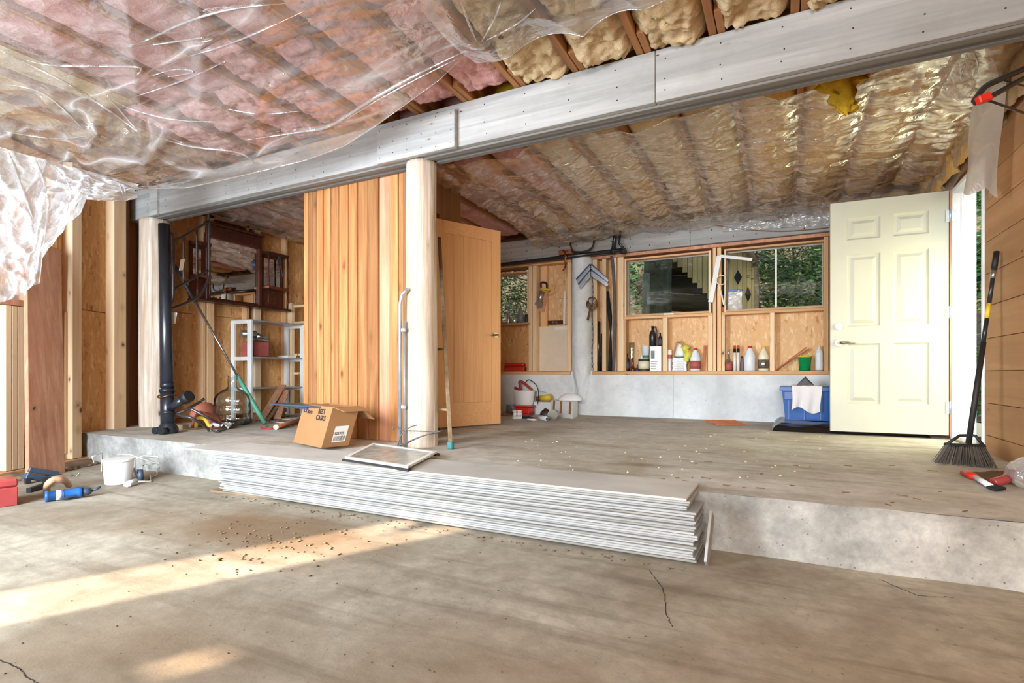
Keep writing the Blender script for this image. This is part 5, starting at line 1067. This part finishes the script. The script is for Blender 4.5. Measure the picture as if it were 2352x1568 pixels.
# ================================================================== REAR-LEFT CORNER
pp = thing('drain_pipe', 'tall black drain pipe leaning beside the left log post', 'pipe', (-5.03, 3.0, FZ))
a = atZ(386, 995, FZ); a.z = FZ; b = atY(384, 508, 3.12); b = Vector((b.x, 3.14, 2.40))
b = atT(377, 513, 5.08)
def pa(py): return a.lerp(b, (995-py)/(995-513))
MB().tube([pa(960), pa(516)], .050, 24).build('long_pipe', 'black_pipe', pp)
MB().tube([pa(975), pa(903)], .058, 24).build('hub', 'black_pipe', pp); MB().tube([pa(903), pa(896)], .064, 24).build('hub_ring', 'black_pipe', pp); MB().tube([pa(893), pa(882)], .058, 24).build('hub_ring', 'black_pipe', pp); MB().tube([pa(952), pa(946)], .062, 24).build('hub_ring', 'black_pipe', pp)
MB().tube([pa(940)+Vector((.03, 0, 0)), atT(425, 915, 4.85)], .036, 18).build('branch', 'black_pipe', pp)
c = atT(425, 915, 4.85); d_ = (c-pa(940)).normalized(); MB().tube([c-d_*.01, c+d_*.06], .052, 20).build('branch_socket', 'black_rubber', pp)
MB().tube([c+d_*.0605, c+d_*.062], .040, 20).build('socket_opening', 'black_matte', pp)
MB().lathe([(.062, 0), (.085, .012), (.085, .05), (.06, .09), (.052, .10)], c=(a.x, a.y, FZ), seg=8).build('foot_fitting', 'black_pipe', pp)
for dx_ in (-.045, .05): q = Vector((a.x+dx_, a.y-.07, FZ+.032)); MB().tube([q+Vector((0, .03, 0)), q+Vector((.01, -.035, 0))], .030, 16).build('outlet', 'black_pipe', pp); MB().tube([q+Vector((.01, -.0355, 0)), q+Vector((.0101, -.0365, 0))], .022, 16).build('outlet_opening', 'black_matte', pp)
g = MB(); c = pa(912); g.tube([c+Vector((.075*math.cos(q), .075*math.sin(q), .012*math.cos(q*2))) for q in [i*.3307 for i in range(20)]], .006, 8, cap=False); tag(g.build('copper_strap', 'copper'), 'copper strap ring slipped around the lower part of the tall black pipe', 'strap')
g = MB(); g.bar(atT(372, 880, 5.2), atT(371, 660, 5.25), .02, .03); tag(g.build('dark_batten', 'black_rubber'), 'narrow dark batten between the left log post and the black pipe', 'batten')
# tube racks
rk = thing('tube_rack', 'grey bent tube rack hanging from the beam beside the black pipe', 'rack', atT(440, 700, 5.3))
def RT(pts, r, t0, nm='tube', mt='grey_tube'):
    P_ = [atT(p[0], p[1], p[2] if len(p) > 2 else lerp(5.12, 5.75, (p[0]-385)/95)) for p in pts]; return MB().tube(arc(P_, 5), r, 10).build(nm, mt, rk)
RT([(474, 484), (480, 498), (480, 560), (480, 620), (478, 643), (464, 672), (440, 690), (386, 712)], .014, 0); RT([(386, 712), (396, 690), (398, 660), (398, 550), (393, 536)], .013, 0)
RT([(398, 556), (440, 532), (479, 508)], .013, 0); RT([(398, 551), (412, 546)], .012, 0); RT([(400, 663), (438, 642), (477, 621)], .013, 0)
RT([(422, 545), (421, 650)], .009, 0); RT([(452, 526), (452, 634)], .011, 0)
for pts, nm, lb in (([(415, 596), (425, 594), (420, 620), (411, 621)], 'paper_tag', 'white paper tag tied to the hanging tube rack'), ([(388, 716), (407, 718), (403, 744), (386, 742)], 'paper_tag', 'white paper tag below the lower corner of the hanging tube rack')):
    t_ = 5.3 if pts[0][0] > 410 else 5.08; g = MB(); g.add([atT(p[0], p[1], t_) for p in pts], [(0, 1, 2, 3)]); o = g.build(nm, 'paper'); solidify(o, .002); tag(o, lb, 'tag')
rk2 = thing('tube_rack', 'grey bent tube rack lying on the slab in front of the carboy', 'rack', fl(480, 985))
def RT2(pts, r=.013):
    P_ = [atT(p[0], p[1], min(p[2], .55/((p[1]-HY)/F)*.985)) for p in pts]; return MB().tube(arc(P_, 5), r, 10).build('tube', 'grey_tube', rk2)
RT2([(407, 950, 4.95), (432, 938, 5.0), (460, 922, 5.1), (468, 916, 5.1)]); RT2([(407, 950, 4.95), (418, 955, 4.9), (445, 962, 4.88), (484, 988, 9), (500, 992, 9)]); RT2([(436, 937, 5.0), (480, 960, 5.05), (528, 982, 9)]); RT2([(497, 991, 9), (528, 982, 9), (566, 965, 5.6)])
g = MB(); c = fl(570, 970); g.box((c.x-.05, c.y-.02, Zf), (c.x+.05, c.y+.03, Zf+.05), bev=.02); tag(g.build('wood_block', 'scrap_wood'), 'small brown wood block at the end of the fallen tube rack', 'block')
# pole with green sleeve
sp = thing('extension_pole', 'steel pole with green foam sleeve leaning across the corner', 'pole', fl(608, 976)); a = fl(609, 974); b = atT(398, 605, 5.75); 
def sq(px): return a.lerp(b, ((609-px)/(609-398))*1.0)
MB().tube([sq(609)+Vector((0, 0, .01)), sq(592), sq(570), sq(545)], [.022, .026, .024, .020], 14).build('green_sleeve', 'green_sleeve', sp); MB().tube([sq(545), sq(447)], .012, 12).build('shaft', 'steel', sp); MB().tube([sq(447), sq(400)], .018, 12).build('grip', 'black_rubber', sp)
MB().tube(arc([sq(444)+Vector((-.03, 0, .02)), sq(444)+Vector((-.06, -.02, .06))*0+sq(440)*0+Vector((-.0, 0, -.06)), sq(438)+Vector((.02, 0, -.12))], 5), .006, 8).build('hook', 'steel', sp)
# carboy
cy = thing('glass_carboy', 'large empty clear glass carboy on the slab', 'carboy', atZ(534, 975, FZ)); Rr_ = .155
c = atZ(534, 975, FZ); tt = 5.73; hC = .37
PR = [(0, .012), (.12, .0), (.150, .015), (.155, .04), (.155, .10), (.150, .105), (.155, .11), (.155, .19), (.150, .195), (.155, .20), (.155, .255), (.14, .30), (.095, .34), (.05, .365), (.036, .385), (.034, .47), (.038, .475), (.038, .49)]
k_ = 1.15
MB().lathe([(r*k_, z*k_*.93) for r, z in PR], c=(c.x, c.y, FZ+.0005), seg=36).build('glass_body', 'carboy_glass', cy)
MB().lathe([(0, .016), (.135*k_, .014), (.143*k_, .05), (0, .052)], c=(c.x, c.y, FZ), seg=30).build('dark_dregs', 'dark_glass_stuff', cy)
# terracotta jug and saddle shape
g = MB(); c = atZ(466, 976, FZ); g.lathe([(0, 0), (.08, .01), (.125, .06), (.14, .12), (.115, .19), (.05, .235), (0, .245)], c=(c.x, c.y+.02, FZ+.0006), seg=26); tag(g.build('clay_jug', 'terracotta'), 'rounded terracotta jug between the black pipe and the carboy', 'jug')
g = MB(); g.grid(lambda u, v: (lerp(atZ(418, 985, FZ).x, atZ(466, 988, FZ).x, u), atZ(440, 985, FZ).y+.05+.14*v, FZ+.004+.17*math.sin(math.pi*min(1, u*1.02))**.6*(1-.25*v)), 24, 8); o = g.build('clay_ridge_tile', 'terracotta'); solidify(o, .012); tag(o, 'curved terracotta tile arching on the slab in front of the clay jug', 'tile')
g = MB(); a_ = fl(446, 985); g.tube(arc([a_+Vector((0, .02, .01)), a_+Vector((.02, .02, .1)), a_+Vector((.12, .03, .1)), a_+Vector((.2, .03, .02))], 5), .018, 8); tag(g.build('yellow_hose', 'yellow_plastic'), 'short yellow hose piece curled beside the terracotta tile', 'hose')
for k, (px, py, L, w, rot, mt, nm, lb) in enumerate(((413, 985, .16, .07, .1, 'scrap_wood', 'wood_block', 'pale wood block behind the black pipe foot'), (455, 991, .22, .03, .3, 'scrap_wood', 'wood_strip', 'thin wood strip in front of the terracotta tile'), (510, 986, .18, .12, .5, 'paper', 'crumpled_paper', 'crumpled pinkish paper under the fallen tube rack'), (655, 962, .22, .12, .2, 'bright_white', 'paper_sheet', 'torn white sheet on the slab behind the cardboard box'), (640, 970, .2, .05, -.3, 'bright_white', 'paper_strip', 'narrow white strip on the slab left of the cardboard box'), (668, 955, .14, .08, .1, 'label_grey', 'metal_plate', 'dark grey plate behind the cardboard box'))):
    c = fl(px, py); M_ = Matrix.Translation((c.x, c.y, Zf)) @ Matrix.Rotation(rot, 4, 'Z'); h_ = .045 if 'block' in nm else .012 if 'paper' not in nm else .006
    if nm == 'crumpled_paper':
        g = MB(); g.grid(lambda u, v: tuple(M_ @ Vector(((u-.5)*L, (v-.5)*w, .03+.035*ridge(u*4, v*4, 2)))), 16, 12)
    else: g = MB(); g.box((-L/2, -w/2, 0), (L/2, w/2, h_), M_, bev=.003)
    tag(g.build(nm, mt), lb, 'scrap')
rc = thing('mallet', 'orange wooden handle with white end, red bristles behind, on the slab', 'brush', fl(660, 980)); a = fl(634, 987); b = fl(700, 968); a.z = b.z = Zf+.026
MB().tube([a, b], .024, 14).build('handle', 'stick_wood', rc); MB().tube([a+(a-b).normalized()*.004, a], .025, 14).build('white_end', 'cream_plastic', rc)
g = MB()
for k in range(9): g.tube([a+Vector((-.02, .01, -.008)), a+Vector((-.16-.01*(k % 3), -.05+.014*k, -.02))], [.006, .002], 5)
stuff(g.build('red_bristles', 'red_plastic', rc))
for k, (p0, p1, r_, t_, lb) in enumerate((((586, 948), (652, 950), .034, 0, 'cardboard tube lying flat on the slab behind the pole'), ((614, 938), (655, 947), .03, 1, 'second cardboard tube slanting on top of the flat one'))):
    a = atX(p0[0], p0[1], -5.48+.0*t_); b = atX(p1[0], p1[1], -5.48); a.z = b.z = Zf+r_; 
    if t_: a.z += .085; b.z += .066
    g = MB(); g.tube([a, b], r_, 16); tag(g.build('cardboard_tube', 'cardboard'), lb, 'tube')
for k, (p0, p1) in enumerate((((600, 938), (650, 884)), ((612, 940), (652, 905)), ((636, 938), (655, 896)))):
    a = atX(p0[0], 950, -5.40+.03*k); b = atX(p1[0], p1[1], -5.60+.03*k); a.z = FZ+.012; g = MB(); g.bar(a, b, .09, .018, bev=.003); tag(g.build('scrap_board', 'redwood' if k != 1 else 'scrap_wood'), ('long dark scrap board leaning under the white shelf rack', 'pale scrap board leaning in the middle of the three', 'short scrap board leaning nearest the cedar closet')[k], 'board')
g = MB()
for k in range(40): 
    c = fl(random.uniform(590, 690), random.uniform(950, 985)); g.box((c.x-.02*random.random(), c.y-.01, Zf), (c.x+.03*random.random(), c.y+.01, Zf+.008*random.random()+.002))
tag(stuff(g.build('debris', 'dust')), 'small dirt and scrap litter on the slab left of the box', 'debris', kind='stuff')
# shelf rack
sr = thing('shelf_rack', 'white slatted wooden shelf rack along the rear left wall', 'shelf', (-5.9, 4.7, FZ)); XA, XB = -6.0, -5.70; Y0, Y1 = 4.26, 5.04; ZT = atY(545, 735, Y0).z
for (x, y) in ((XA, Y0), (XB, Y0), (XA, Y1), (XB, Y1)): MB().box((x-.0, y, Zf), (x+.065, y+.03, ZT), bev=.003).build('leg', 'white_paint', sr)
for z in (ZT-.045, atY(545, 822, Y0).z-.03, atY(545, 893, Y0).z-.03):
    for y in (Y0, Y1): MB().box((XA+.066, y+.002, z), (XB-.001, y+.028, z+.045), bev=.002).build('rail', 'white_paint', sr)
    MB().box((XA+.01, Y0+.032, z+.03), (XB+.055, Y1-.002, z+.046), bev=.002).build('shelf_board', 'galv', sr)
zsA = atY(545, 822, Y0).z+.0165
fb = thing('fuel_can', 'faded red can loaded with metal parts on the middle shelf', 'can', (-5.8, 4.5, zsA)); a = atX(574, 815, -5.73); b = atX(619, 815, -5.73)
MB().box((-5.92, a.y+.02, zsA), (-5.70, b.y-.02, zsA+.19), bev=.015).build('body', 'red_dull', fb)
g = MB(); ym = (a.y+b.y)/2; g.tube([(-5.86, a.y-.02, zsA+.28), (-5.80, ym, zsA+.28)], .045, 14); g.tube([(-5.80, ym, zsA+.26), (-5.76, ym+.12, zsA+.24)], [.04, .02], 10); g.tube([(-5.78, a.y+.02, zsA+.215), (-5.76, b.y, zsA+.21)], .025, 10)
tag(g.build('metal_fittings', 'steel'), 'chrome pipe fittings heaped on the faded red can', 'fittings')
o = MB().box((-5.9, 4.86, zsA+.001), (-5.72, 5.0, zsA+.03), bev=.003).build('white_tray', 'bright_white'); tag(o, 'small white tray at the far end of the middle shelf', 'tray')
for k, z in enumerate((1.70, 1.48, 1.05, .80)):
    c = atY(690, 700, 5.12); MB().box((c.x-.12, 5.10, z), (c.x+.35, 5.13, z+.03), bev=.003).build('ladder_rung', 'stud_pale', wr)
for px in (664, ): c = atY(px, 700, 5.1); MB().box((c.x-.02, 5.09, FZ), (c.x+.06, 5.14, 1.76), bev=.003).build('stud', 'stud_pale', wr)
# overmantel mirror on the left wall
MX = -5.98; mr = thing('overmantel_mirror', 'antique dark wood mirror with spindled side shelves on the left wall', 'mirror', (MX, 4.4, 1.6))
def mz(px, py): return atX(px, py, MX+.03)
yl, yr = mz(482, 600).y, mz(593, 600).y; zt4 = mz(482, 545).z-.0; zb4 = mz(482, 682).z; ye0, ye1 = mz(437, 600).y, mz(650, 600).y; zs4 = mz(540, 697).z
MB().box((MX+.012, yl, zb4), (MX+.016, yr, zt4)).build('mirror_glass', 'mirror', mr)
MB().box((MX, ye0, zs4), (MX+.012, ye1, zt4+.16)).build('back_panel', 'mahogany', mr) if False else None
MB().box((MX, yl-.05, zb4-.04), (MX+.011, yr+.05, zt4+.05)).build('back_panel', 'mahogany', mr)
for a_, b_, nm in (((yl-.05, zb4-.06), (yl, zt4+.02), 'stile'), ((yr, zb4-.06), (yr+.05, zt4+.02), 'stile'), ((yl-.05, zt4+.0), (yr+.05, zt4+.15), 'crest_rail')):
    MB().box((MX+.012, a_[0], a_[1]), (MX+.045, b_[0], b_[1]), bev=.006).build(nm, 'mahogany', mr)
MB().box((MX+.012, yl-.07, zt4+.151), (MX+.08, yr+.07, zt4+.175), bev=.006).build('cornice', 'mahogany', mr)
MB().box((MX+.047, yl+.0, zt4+.03), (MX+.052, yr, zt4+.12), bev=.003).build('crest_panel', 'mahogany', mr)
MB().box((MX, ye0-.02, zs4-.03), (MX+.16, ye1+.03, zs4-.002), bev=.008).build('mantel_shelf', 'mahogany', mr)
for (ya, yb3) in ((ye0, yl-.055), (yr+.055, ye1)):
    ztS = mz(620, 585).z-.02 if ya > yr else mz(460, 560).z-.03; zsS = zs4+.28*.55+.08
    MB().box((MX, ya, zs4), (MX+.011, yb3, ztS+.05)).build('side_panel', 'mahogany', mr)
    MB().box((MX+.0125, ya+.04, zsS+.05), (MX+.0145, yb3-.04, ztS-.03)).build('side_mirror', 'mirror', mr)
    MB().box((MX+.012, ya, zsS), (MX+.15, yb3, zsS+.035), bev=.005).build('small_shelf', 'copper', mr); MB().box((MX+.012, ya, ztS), (MX+.15, yb3, ztS+.035), bev=.005).build('canopy_shelf', 'mahogany', mr)
    for yy in (ya+.015, yb3-.015):
        L = ztS-zsS-.036; MB().lathe([(.010, 0), (.013, .02*L), (.008, .08*L), (.013, .15*L), (.010, .3*L), (.007, .5*L), (.010, .7*L), (.013, .85*L), (.008, .93*L), (.012, L)], c=(MX+.135, yy, zsS+.0355), seg=10).build('spindle', 'mahogany', mr)
        MB().lathe([(.008, 0), (.012, .4), (.009, .6), (.011, 1)] and [(.009, 0), (.012, (zsS-zs4)*.4), (.008, (zsS-zs4)*.6), (.011, zsS-zs4-.003)], c=(MX+.135, yy, zs4+.0005), seg=10).build('spindle', 'mahogany', mr)
g = MB(); c = atX(636, 600, MX+.2); g.tube([c, c+Vector((.03, .02, .0))], [.01, .075], 18); g.tube(arc([c, c+Vector((.05, .02, -.08)), c+Vector((.07, .03, -.2))], 4), .005, 6); tag(g.build('work_lamp', 'blue_slate'), 'grey blue cone work lamp clipped at the right end of the mirror', 'lamp')

# ================================================================== FRONT-LEFT FLOOR
def Lq(px, py, d): return onL(px, py, d)
b0, t0_ = Lq(105, 1085, .33), Lq(98, 560, .10); b0.z = .004
wq = (Lq(158, 857, .2)-Lq(80, 857, .2)).length
o = MB().bar(b0, t0_, .034, wq, up=wd, bev=.003).build('wood_plank', 'redwood'); tag(o, 'wide rough redwood plank leaning on the left wall', 'plank')
b1, t1_ = Lq(66, 1075, .20), Lq(63, 600, .10); b1.z = .004
tb_ = thing('tool_box', 'red metal tool box at the left edge on the floor', 'tool box', atZ(20, 1170, 0))
c = atZ(41, 1160, 0); dB = Vector((c.x, c.y, 0)).normalized(); dB = (dB+Vector((-.06, -.12, 0))).normalized(); dA = Vector((-dB.y, dB.x, 0)); dA = dA if dA.y < 0 else -dA
MT = Matrix(((dA.x, dB.x, 0, c.x), (dA.y, dB.y, 0, c.y), (0, 0, 1, 0), (0, 0, 0, 1)))
MB().box((0, 0, .001), (.42, .2, .115), MT, .004).build('body', 'red_tool', tb_); MB().box((-.003, -.003, .117), (.423, .203, .165), MT, .010).build('lid', 'red_tool', tb_); MB().box((.13, .09, .165), (.29, .11, .185), MT, .004).build('handle', 'steel', tb_)
sk = thing('steel_bracket', 'dark blue square steel tube bracket on the floor by the left wall', 'bracket', atZ(100, 1125, 0))
def Z0(px, py, z): return atZ(px, py, z)
P1 = atT(57, 1092, 3.95); P2 = atT(166, 1110, 4.25); P3 = atT(64, 1078, 4.1); P4_ = atT(132, 1088, 4.3)
MB().bar(P1, P2, .045, .045, bev=.004).build('tube', 'blue_slate', sk); MB().bar(P3, P4_, .04, .035, bev=.004).build('tube', 'blue_slate', sk)
q = Vector((P1.x+.02, P1.y+.01, .002)); MB().bar(q, P1+Vector((.02, .01, -.02)), .03, .03).build('leg', 'black_rubber', sk)
q2 = atZ(103, 1114, .016); MB().bar(atZ(66, 1126, .016), q2, .03, .03).build('foot_bar', 'black_rubber', sk); MB().bar(q2, atT(106, 1098, 4.1), .03, .03).build('leg', 'black_rubber', sk)
MB().tube(arc([P2, P2+Vector((.02, 0, .03)), P2+Vector((.05, .03, .09))], 4), .006, 6).build('hook', 'steel', sk); MB().bar(Vector((P2.x, P2.y, .002)), P2, .03, .02).build('leg', 'black_rubber', sk)
g = MB(); g.tube(arc([atZ(107, 1128, .02), atZ(110, 1112, .10), atZ(125, 1101, .13), atZ(148, 1103, .11), atZ(158, 1114, .03)], 5), .02, 12); tag(g.build('tan_hose', 'tan_hose'), 'short tan hose arching on the floor behind the blue grease gun', 'hose')
gg = thing('grease_gun', 'blue cylindrical grease gun lying on the lower floor', 'grease gun', atZ(145, 1135, 0)); a = atZ(103, 1140, .036); b = atZ(188, 1130, .036)
MB().tube([a, a.lerp(b, .08), a.lerp(b, .1), a.lerp(b, .9), b], [.034, .036, .031, .031, .036], 18).build('barrel', 'blue_tool', gg); MB().tube([a.lerp(b, .3), a.lerp(b, .45)], .0318, 18).build('label_band', 'paper', gg); MB().tube([a.lerp(b, .47), a.lerp(b, .49)], .034, 18).build('ring', 'galv', gg)
d_ = (b-a).normalized(); g = MB(); g.tube([b, b+d_*.05], [.03, .018], 10); g.bar(b+d_*.03, b+d_*(-.04)+Vector((.02, -.08, -.02)), .02, .012); g.tube([b+d_*.05, b+d_*.09+Vector((0, .01, .02))], .008, 8); g.build('pump_head', 'blue_slate', gg)
wk = thing('paint_pail', 'white pail lying by the slab corner on the lower floor', 'pail', atZ(272, 1112, 0)); c = atZ(272, 1110, 0); kk = .125
MB().lathe([(.08, .0), (.084, .01), (.096, .165), (.099, .18), (.091, .18), (.085, .11), (0, .105)], c=(c.x, c.y, .001), seg=28).build('body', 'bright_white', wk); MB().lathe([(.100, .165), (.104, .17), (.104, .18), (.100, .184)], c=(c.x, c.y, .001), seg=28).build('rim', 'white_paint', wk)
cw = thing('caster_wheel', 'small grey green caster wheel beside the white pail', 'caster', atZ(313, 1095, 0)); c = atZ(316, 1092, .045); MB().tube([c, c+Vector((.012, .03, 0))], .045, 22).build('wheel', 'blue_slate', cw); MB().tube([c+Vector((0, -.004, 0)), c+Vector((.013, .035, 0))], .018, 14).build('hub', 'steel', cw); MB().bar(c+Vector((0, -.006, 0)), c+Vector((-.05, 0, .05)), .004, .03).build('fork', 'galv', cw)
g = MB(); c = atZ(292, 1112, .02); g.tube([c, atZ(312, 1102, .03)], [.02, .014], 10); g.box(c+Vector((-.03, -.01, -.018)), c+Vector((.02, .02, .012)), bev=.004); tag(g.build('pipe_clamp', 'bright_white'), 'small white clamp in front of the white pail', 'clamp')
g = MB(); w_ = [(216, 1062, .03), (212, 1048, .1), (233, 1040, .14), (234, 1078, .0), (243, 1070, .02)]; g.tube([atZ(p[0], p[1]+6, .004+p[2]*0) if p[2] == 0 else atT(p[0], p[1], 4.35) for p in w_], .006, 6); tag(g.build('wire_hook', 'wire_white'), 'bent white wire hook left of the white pail', 'wire')
wr_ = thing('wire_stand', 'bent white wire frame on the floor against the slab corner', 'wire frame', atZ(330, 1080, 0)); tq = 4.42
for w_ in ([(272, 1062), (271, 1042), (300, 1044), (352, 1062)], [(352, 1062), (375, 1066), (361, 1078), (361, 1090), (328, 1108), (327, 1070), (352, 1062)], [(345, 1092), (346, 1122), (318, 1122)], [(312, 1080), (310, 1055), (330, 1046), (378, 1050), (378, 1062)]):
    MB().tube([atT(p[0], min(p[1], 1080), 4.42 if p[1] < 1080 else 4.4) if p[1] < 1080 else atZ(p[0], min(p[1], 1105), .006) for p in w_], .0045, 6).build('wire', 'wire_white', wr_)
g = MB(); rg = random.Random(11)
for k in range(70):
    px = rg.uniform(-20, 300); s_ = (onL(px, 900, .12)); q = s_+wnn*rg.uniform(.0, .22); r_ = rg.uniform(.008, .03)
    g.lathe([(r_*.8, 0), (r_, r_*.4), (r_*.5, r_*.8), (0, r_*.9)], c=(q.x, q.y, .001), seg=6, sx=rg.uniform(.7, 2.2))
tag(stuff(g.build('debris', 'dust')), 'dirt and wood chips along the foot of the left wall', 'debris', kind='stuff')
g = MB(); g.grid(lambda u, v: tuple(onL(lerp(-60, 285, u), 900, .10+.20*v+.04*nz(u*9, v))*1)[:2]+(.003+.028*(1-v)*(1+.6*nz(u*14, v*4)),), 60, 6); tag(stuff(g.build('dirt', 'dust')), 'ridge of brown dirt against the left wall sill', 'dirt', kind='stuff')
# dirt on lower floor and slab
g = MB(); rg = random.Random(4)
for k in range(420):
    if k < 170: q = atZ(rg.gauss(640, 130), rg.gauss(1245, 32), 0)
    elif k < 300: q = Vector((rg.uniform(-3.3, -.3), 2.30+rg.gauss(0, .025), 0))
    else: q = atZ(rg.uniform(0, 2300), rg.uniform(1150, 1550), 0)
    if q.y > 2.34: continue
    r_ = rg.uniform(.0015, .005)*(1.5 if k < 300 else .8); g.lathe([(r_*.8, 0), (r_, r_*.4), (0, r_*.8)], c=(q.x, q.y, .0008), seg=6, sx=rg.uniform(.7, 1.8))
tag(stuff(g.build('grit', 'dust')), 'scattered grit and crumbs of dirt on the lower floor', 'grit', kind='stuff')
g = MB()
for k in range(90):
    q = atZ(rg.uniform(1180, 1900) if k < 90 else rg.uniform(1300, 2200), rg.uniform(985, 1100), FZ); r_ = rg.uniform(.003, .008)
    if q.y < 2.8: continue
    g.lathe([(r_*.8, 0), (r_, r_*.4), (0, r_*.9)], c=(q.x, q.y, FZ+.0008), seg=6, sx=rg.uniform(.8, 1.6))
tag(stuff(g.build('wood_crumbs', 'crumb')), 'pale crumbs scattered over the raised slab', 'crumbs', kind='stuff')
g = MB()
for k in range(34):
    q = atZ(rg.uniform(1500, 2340), rg.uniform(1060, 1180), FZ); d_ = Vector((rg.uniform(-1, 1), rg.uniform(-.5, .5), 0))*.05
    if q.y < 2.68 or q.x > 1.15: continue
    g.bar(q+Vector((0, 0, .003)), q+d_+Vector((0, 0, .003)), .004, .003)
tag(stuff(g.build('twigs', 'leaf_brown')), 'small dark twigs and needles scattered on the slab', 'twigs', kind='stuff')
# ================================================================== RIGHT SIDE
br = thing('broom', 'grey angle broom with long black handle leaning at the side door', 'broom', (.96, 4.05, FZ))
hb = atT(2224, 1022, 3.30); ht = atX(2289, 578, 1.215); 
def bq(py): return hb.lerp(ht, (1022-py)/(1022-578))
MB().tube([bq(1018), bq(790)], .0155, 12).build('lower_handle', 'black_rubber', br); MB().tube([bq(790), bq(735)], .012, 12).build('shaft', 'black_pipe', br); MB().tube([bq(735), bq(700)], .0125, 12).build('yellow_band', 'yellow_plastic', br); MB().tube([bq(700), bq(620)], .012, 12).build('upper_handle', 'black_pipe', br); MB().tube([bq(642), bq(620)], .0135, 12).build('silver_band', 'steel', br); MB().tube([bq(620), bq(578)], .016, 12).build('grip', 'black_rubber', br)
tL, tR = atT(2172, 1021, 3.28), atT(2260, 1024, 3.25); bL, bR = atZ(2145, 1064, FZ), atZ(2288, 1076, FZ)
MB().bar(tL, tR, .05, .022, bev=.006).build('head_block', 'black_rubber', br)
MB().tube([tL, atT(2204, 1000, 3.29), bq(1000), atT(2240, 1000, 3.28), tR], .009, 8).build('head_bracket', 'black_rubber', br)
g = MB(); rg = random.Random(8)
for k in range(260):
    f = rg.random(); o_ = Vector((0, rg.uniform(-.02, .02), 0)); p = tL.lerp(tR, f)+o_; q = bL.lerp(bR, f+rg.uniform(-.01, .01))+o_*1.6; q.z = FZ+.002+rg.uniform(0, .012); mdl = p.lerp(q, .5)+Vector((0, 0, .0))
    g.tube([p, mdl, q], [.003, .0028, .0018], 4, cap=False)
stuff(g.build('bristles', 'broom_grey', br))
dpn = thing('scraper', 'red handled scraper with pale shaft lying by the broom', 'scraper', atZ(2245, 1100, FZ)); a = atZ(2216, 1085, FZ+.02); b = atZ(2240, 1095, FZ+.02); c = atZ(2275, 1116, FZ+.02)
MB().tube([a, b], [.022, .017], 10).build('red_handle', 'red_plastic', dpn); MB().tube([b, c], .013, 10).build('shaft', 'jug_white', dpn); MB().bar(c, atZ(2302, 1124, FZ+.012), .09, .012, bev=.003).build('blade', 'black_matte', dpn)
g = MB(); g.grid(lambda u, v: (atZ(2270, 1100, FZ).x-.06+.34*u, atZ(2270, 1100, FZ).y-.12+.34*v, FZ+.001+.035*math.sin(math.pi*u)*math.sin(math.pi*v)*(1+.8*nz(u*9, v*9))), 26, 22); tag(stuff(g.build('leaf_litter', 'leaf_brown')), 'heap of swept brown leaves and litter beside the broom', 'litter', kind='stuff')
g = MB(); c = atZ(2312, 1118, FZ); g.tube(arc([c+Vector((-.06, -.03, .02)), c+Vector((0, 0, .04)), c+Vector((.03, .06, .06)), c+Vector((.05, .10, .05))], 5), .022, 10); tag(g.build('red_glove', 'red_tool'), 'dark red work glove lying against the clear bag at the right edge', 'glove')
def gbag(u, v):
    c = atZ(2362, 1122, FZ); a_ = 6.2832*u; r_ = .075*math.sin(math.pi*(v*.9+.08))**.7*(1+.25*ridge(math.cos(a_)*2, math.sin(a_)*2, v*3)); return (c.x+r_*math.cos(a_), c.y+r_*math.sin(a_), FZ+.002+.15*v)
g = MB(); g.grid(gbag, 30, 20); tag(g.build('clear_bag', 'film_grey'), 'crumpled clear plastic bag at the right edge of the slab', 'bag')
# black rack arm with red clip at the upper right
ra = thing('rack_arm', 'black curved metal arm with a red clamp at the top right, fixed to the wall', 'rack arm', atX(2420, 180, 1.24))
def RA(pts, r, nm, mt): return MB().tube(arc([atT(*p) for p in pts], 5), r, 10).build(nm, mt, ra)
e1 = atX(2425, 120, 1.235); tE = (e1.x/ray(2425, 120).x)
RA([(2238, 232, 2.35), (2262, 200, 2.37), (2298, 182, 2.4), (2352, 158, 2.5), (2425, 120, tE)], .013, 'arm', 'black_pipe'); RA([(2240, 236, 2.35), (2290, 214, 2.37), (2352, 180, 2.48), (2425, 150, tE)], .012, 'arm', 'black_pipe'); RA([(2270, 231, 2.34), (2310, 245, 2.4), (2425, 285, tE)], .006, 'strut', 'black_pipe'); RA([(2300, 183, 2.4), (2352, 197, 2.5), (2425, 215, tE)], .004, 'strut', 'black_pipe')
c = atT(2258, 228, 2.33); MB().bar(c+Vector((-.022, -.01, -.006)), c+Vector((.026, .01, .012)), .032, .036, bev=.005).build('red_clamp', 'red_plastic', ra)

g = MB(); rg = random.Random(21)
for pts in (((-10, 1512), (22, 1524), (48, 1538), (62, 1556), (96, 1572), (118, 1590)), ((1490, 1310), (1524, 1352), (1530, 1410), (1545, 1440)), ((2020, 1330), (2110, 1368), (2190, 1372))):
    for a, b in zip(pts[:-1], pts[1:]):
        for k in range(4):
            p = atZ(lerp(a[0], b[0], k/4)+rg.uniform(-3, 3), lerp(a[1], b[1], k/4)+rg.uniform(-2, 2), .0006); q = atZ(lerp(a[0], b[0], (k+1)/4), lerp(a[1], b[1], (k+1)/4), .0006); g.bar(p, q, .0028, .0008)
o = g.build('floor_crack', 'ink'); o['kind'] = 'structure'
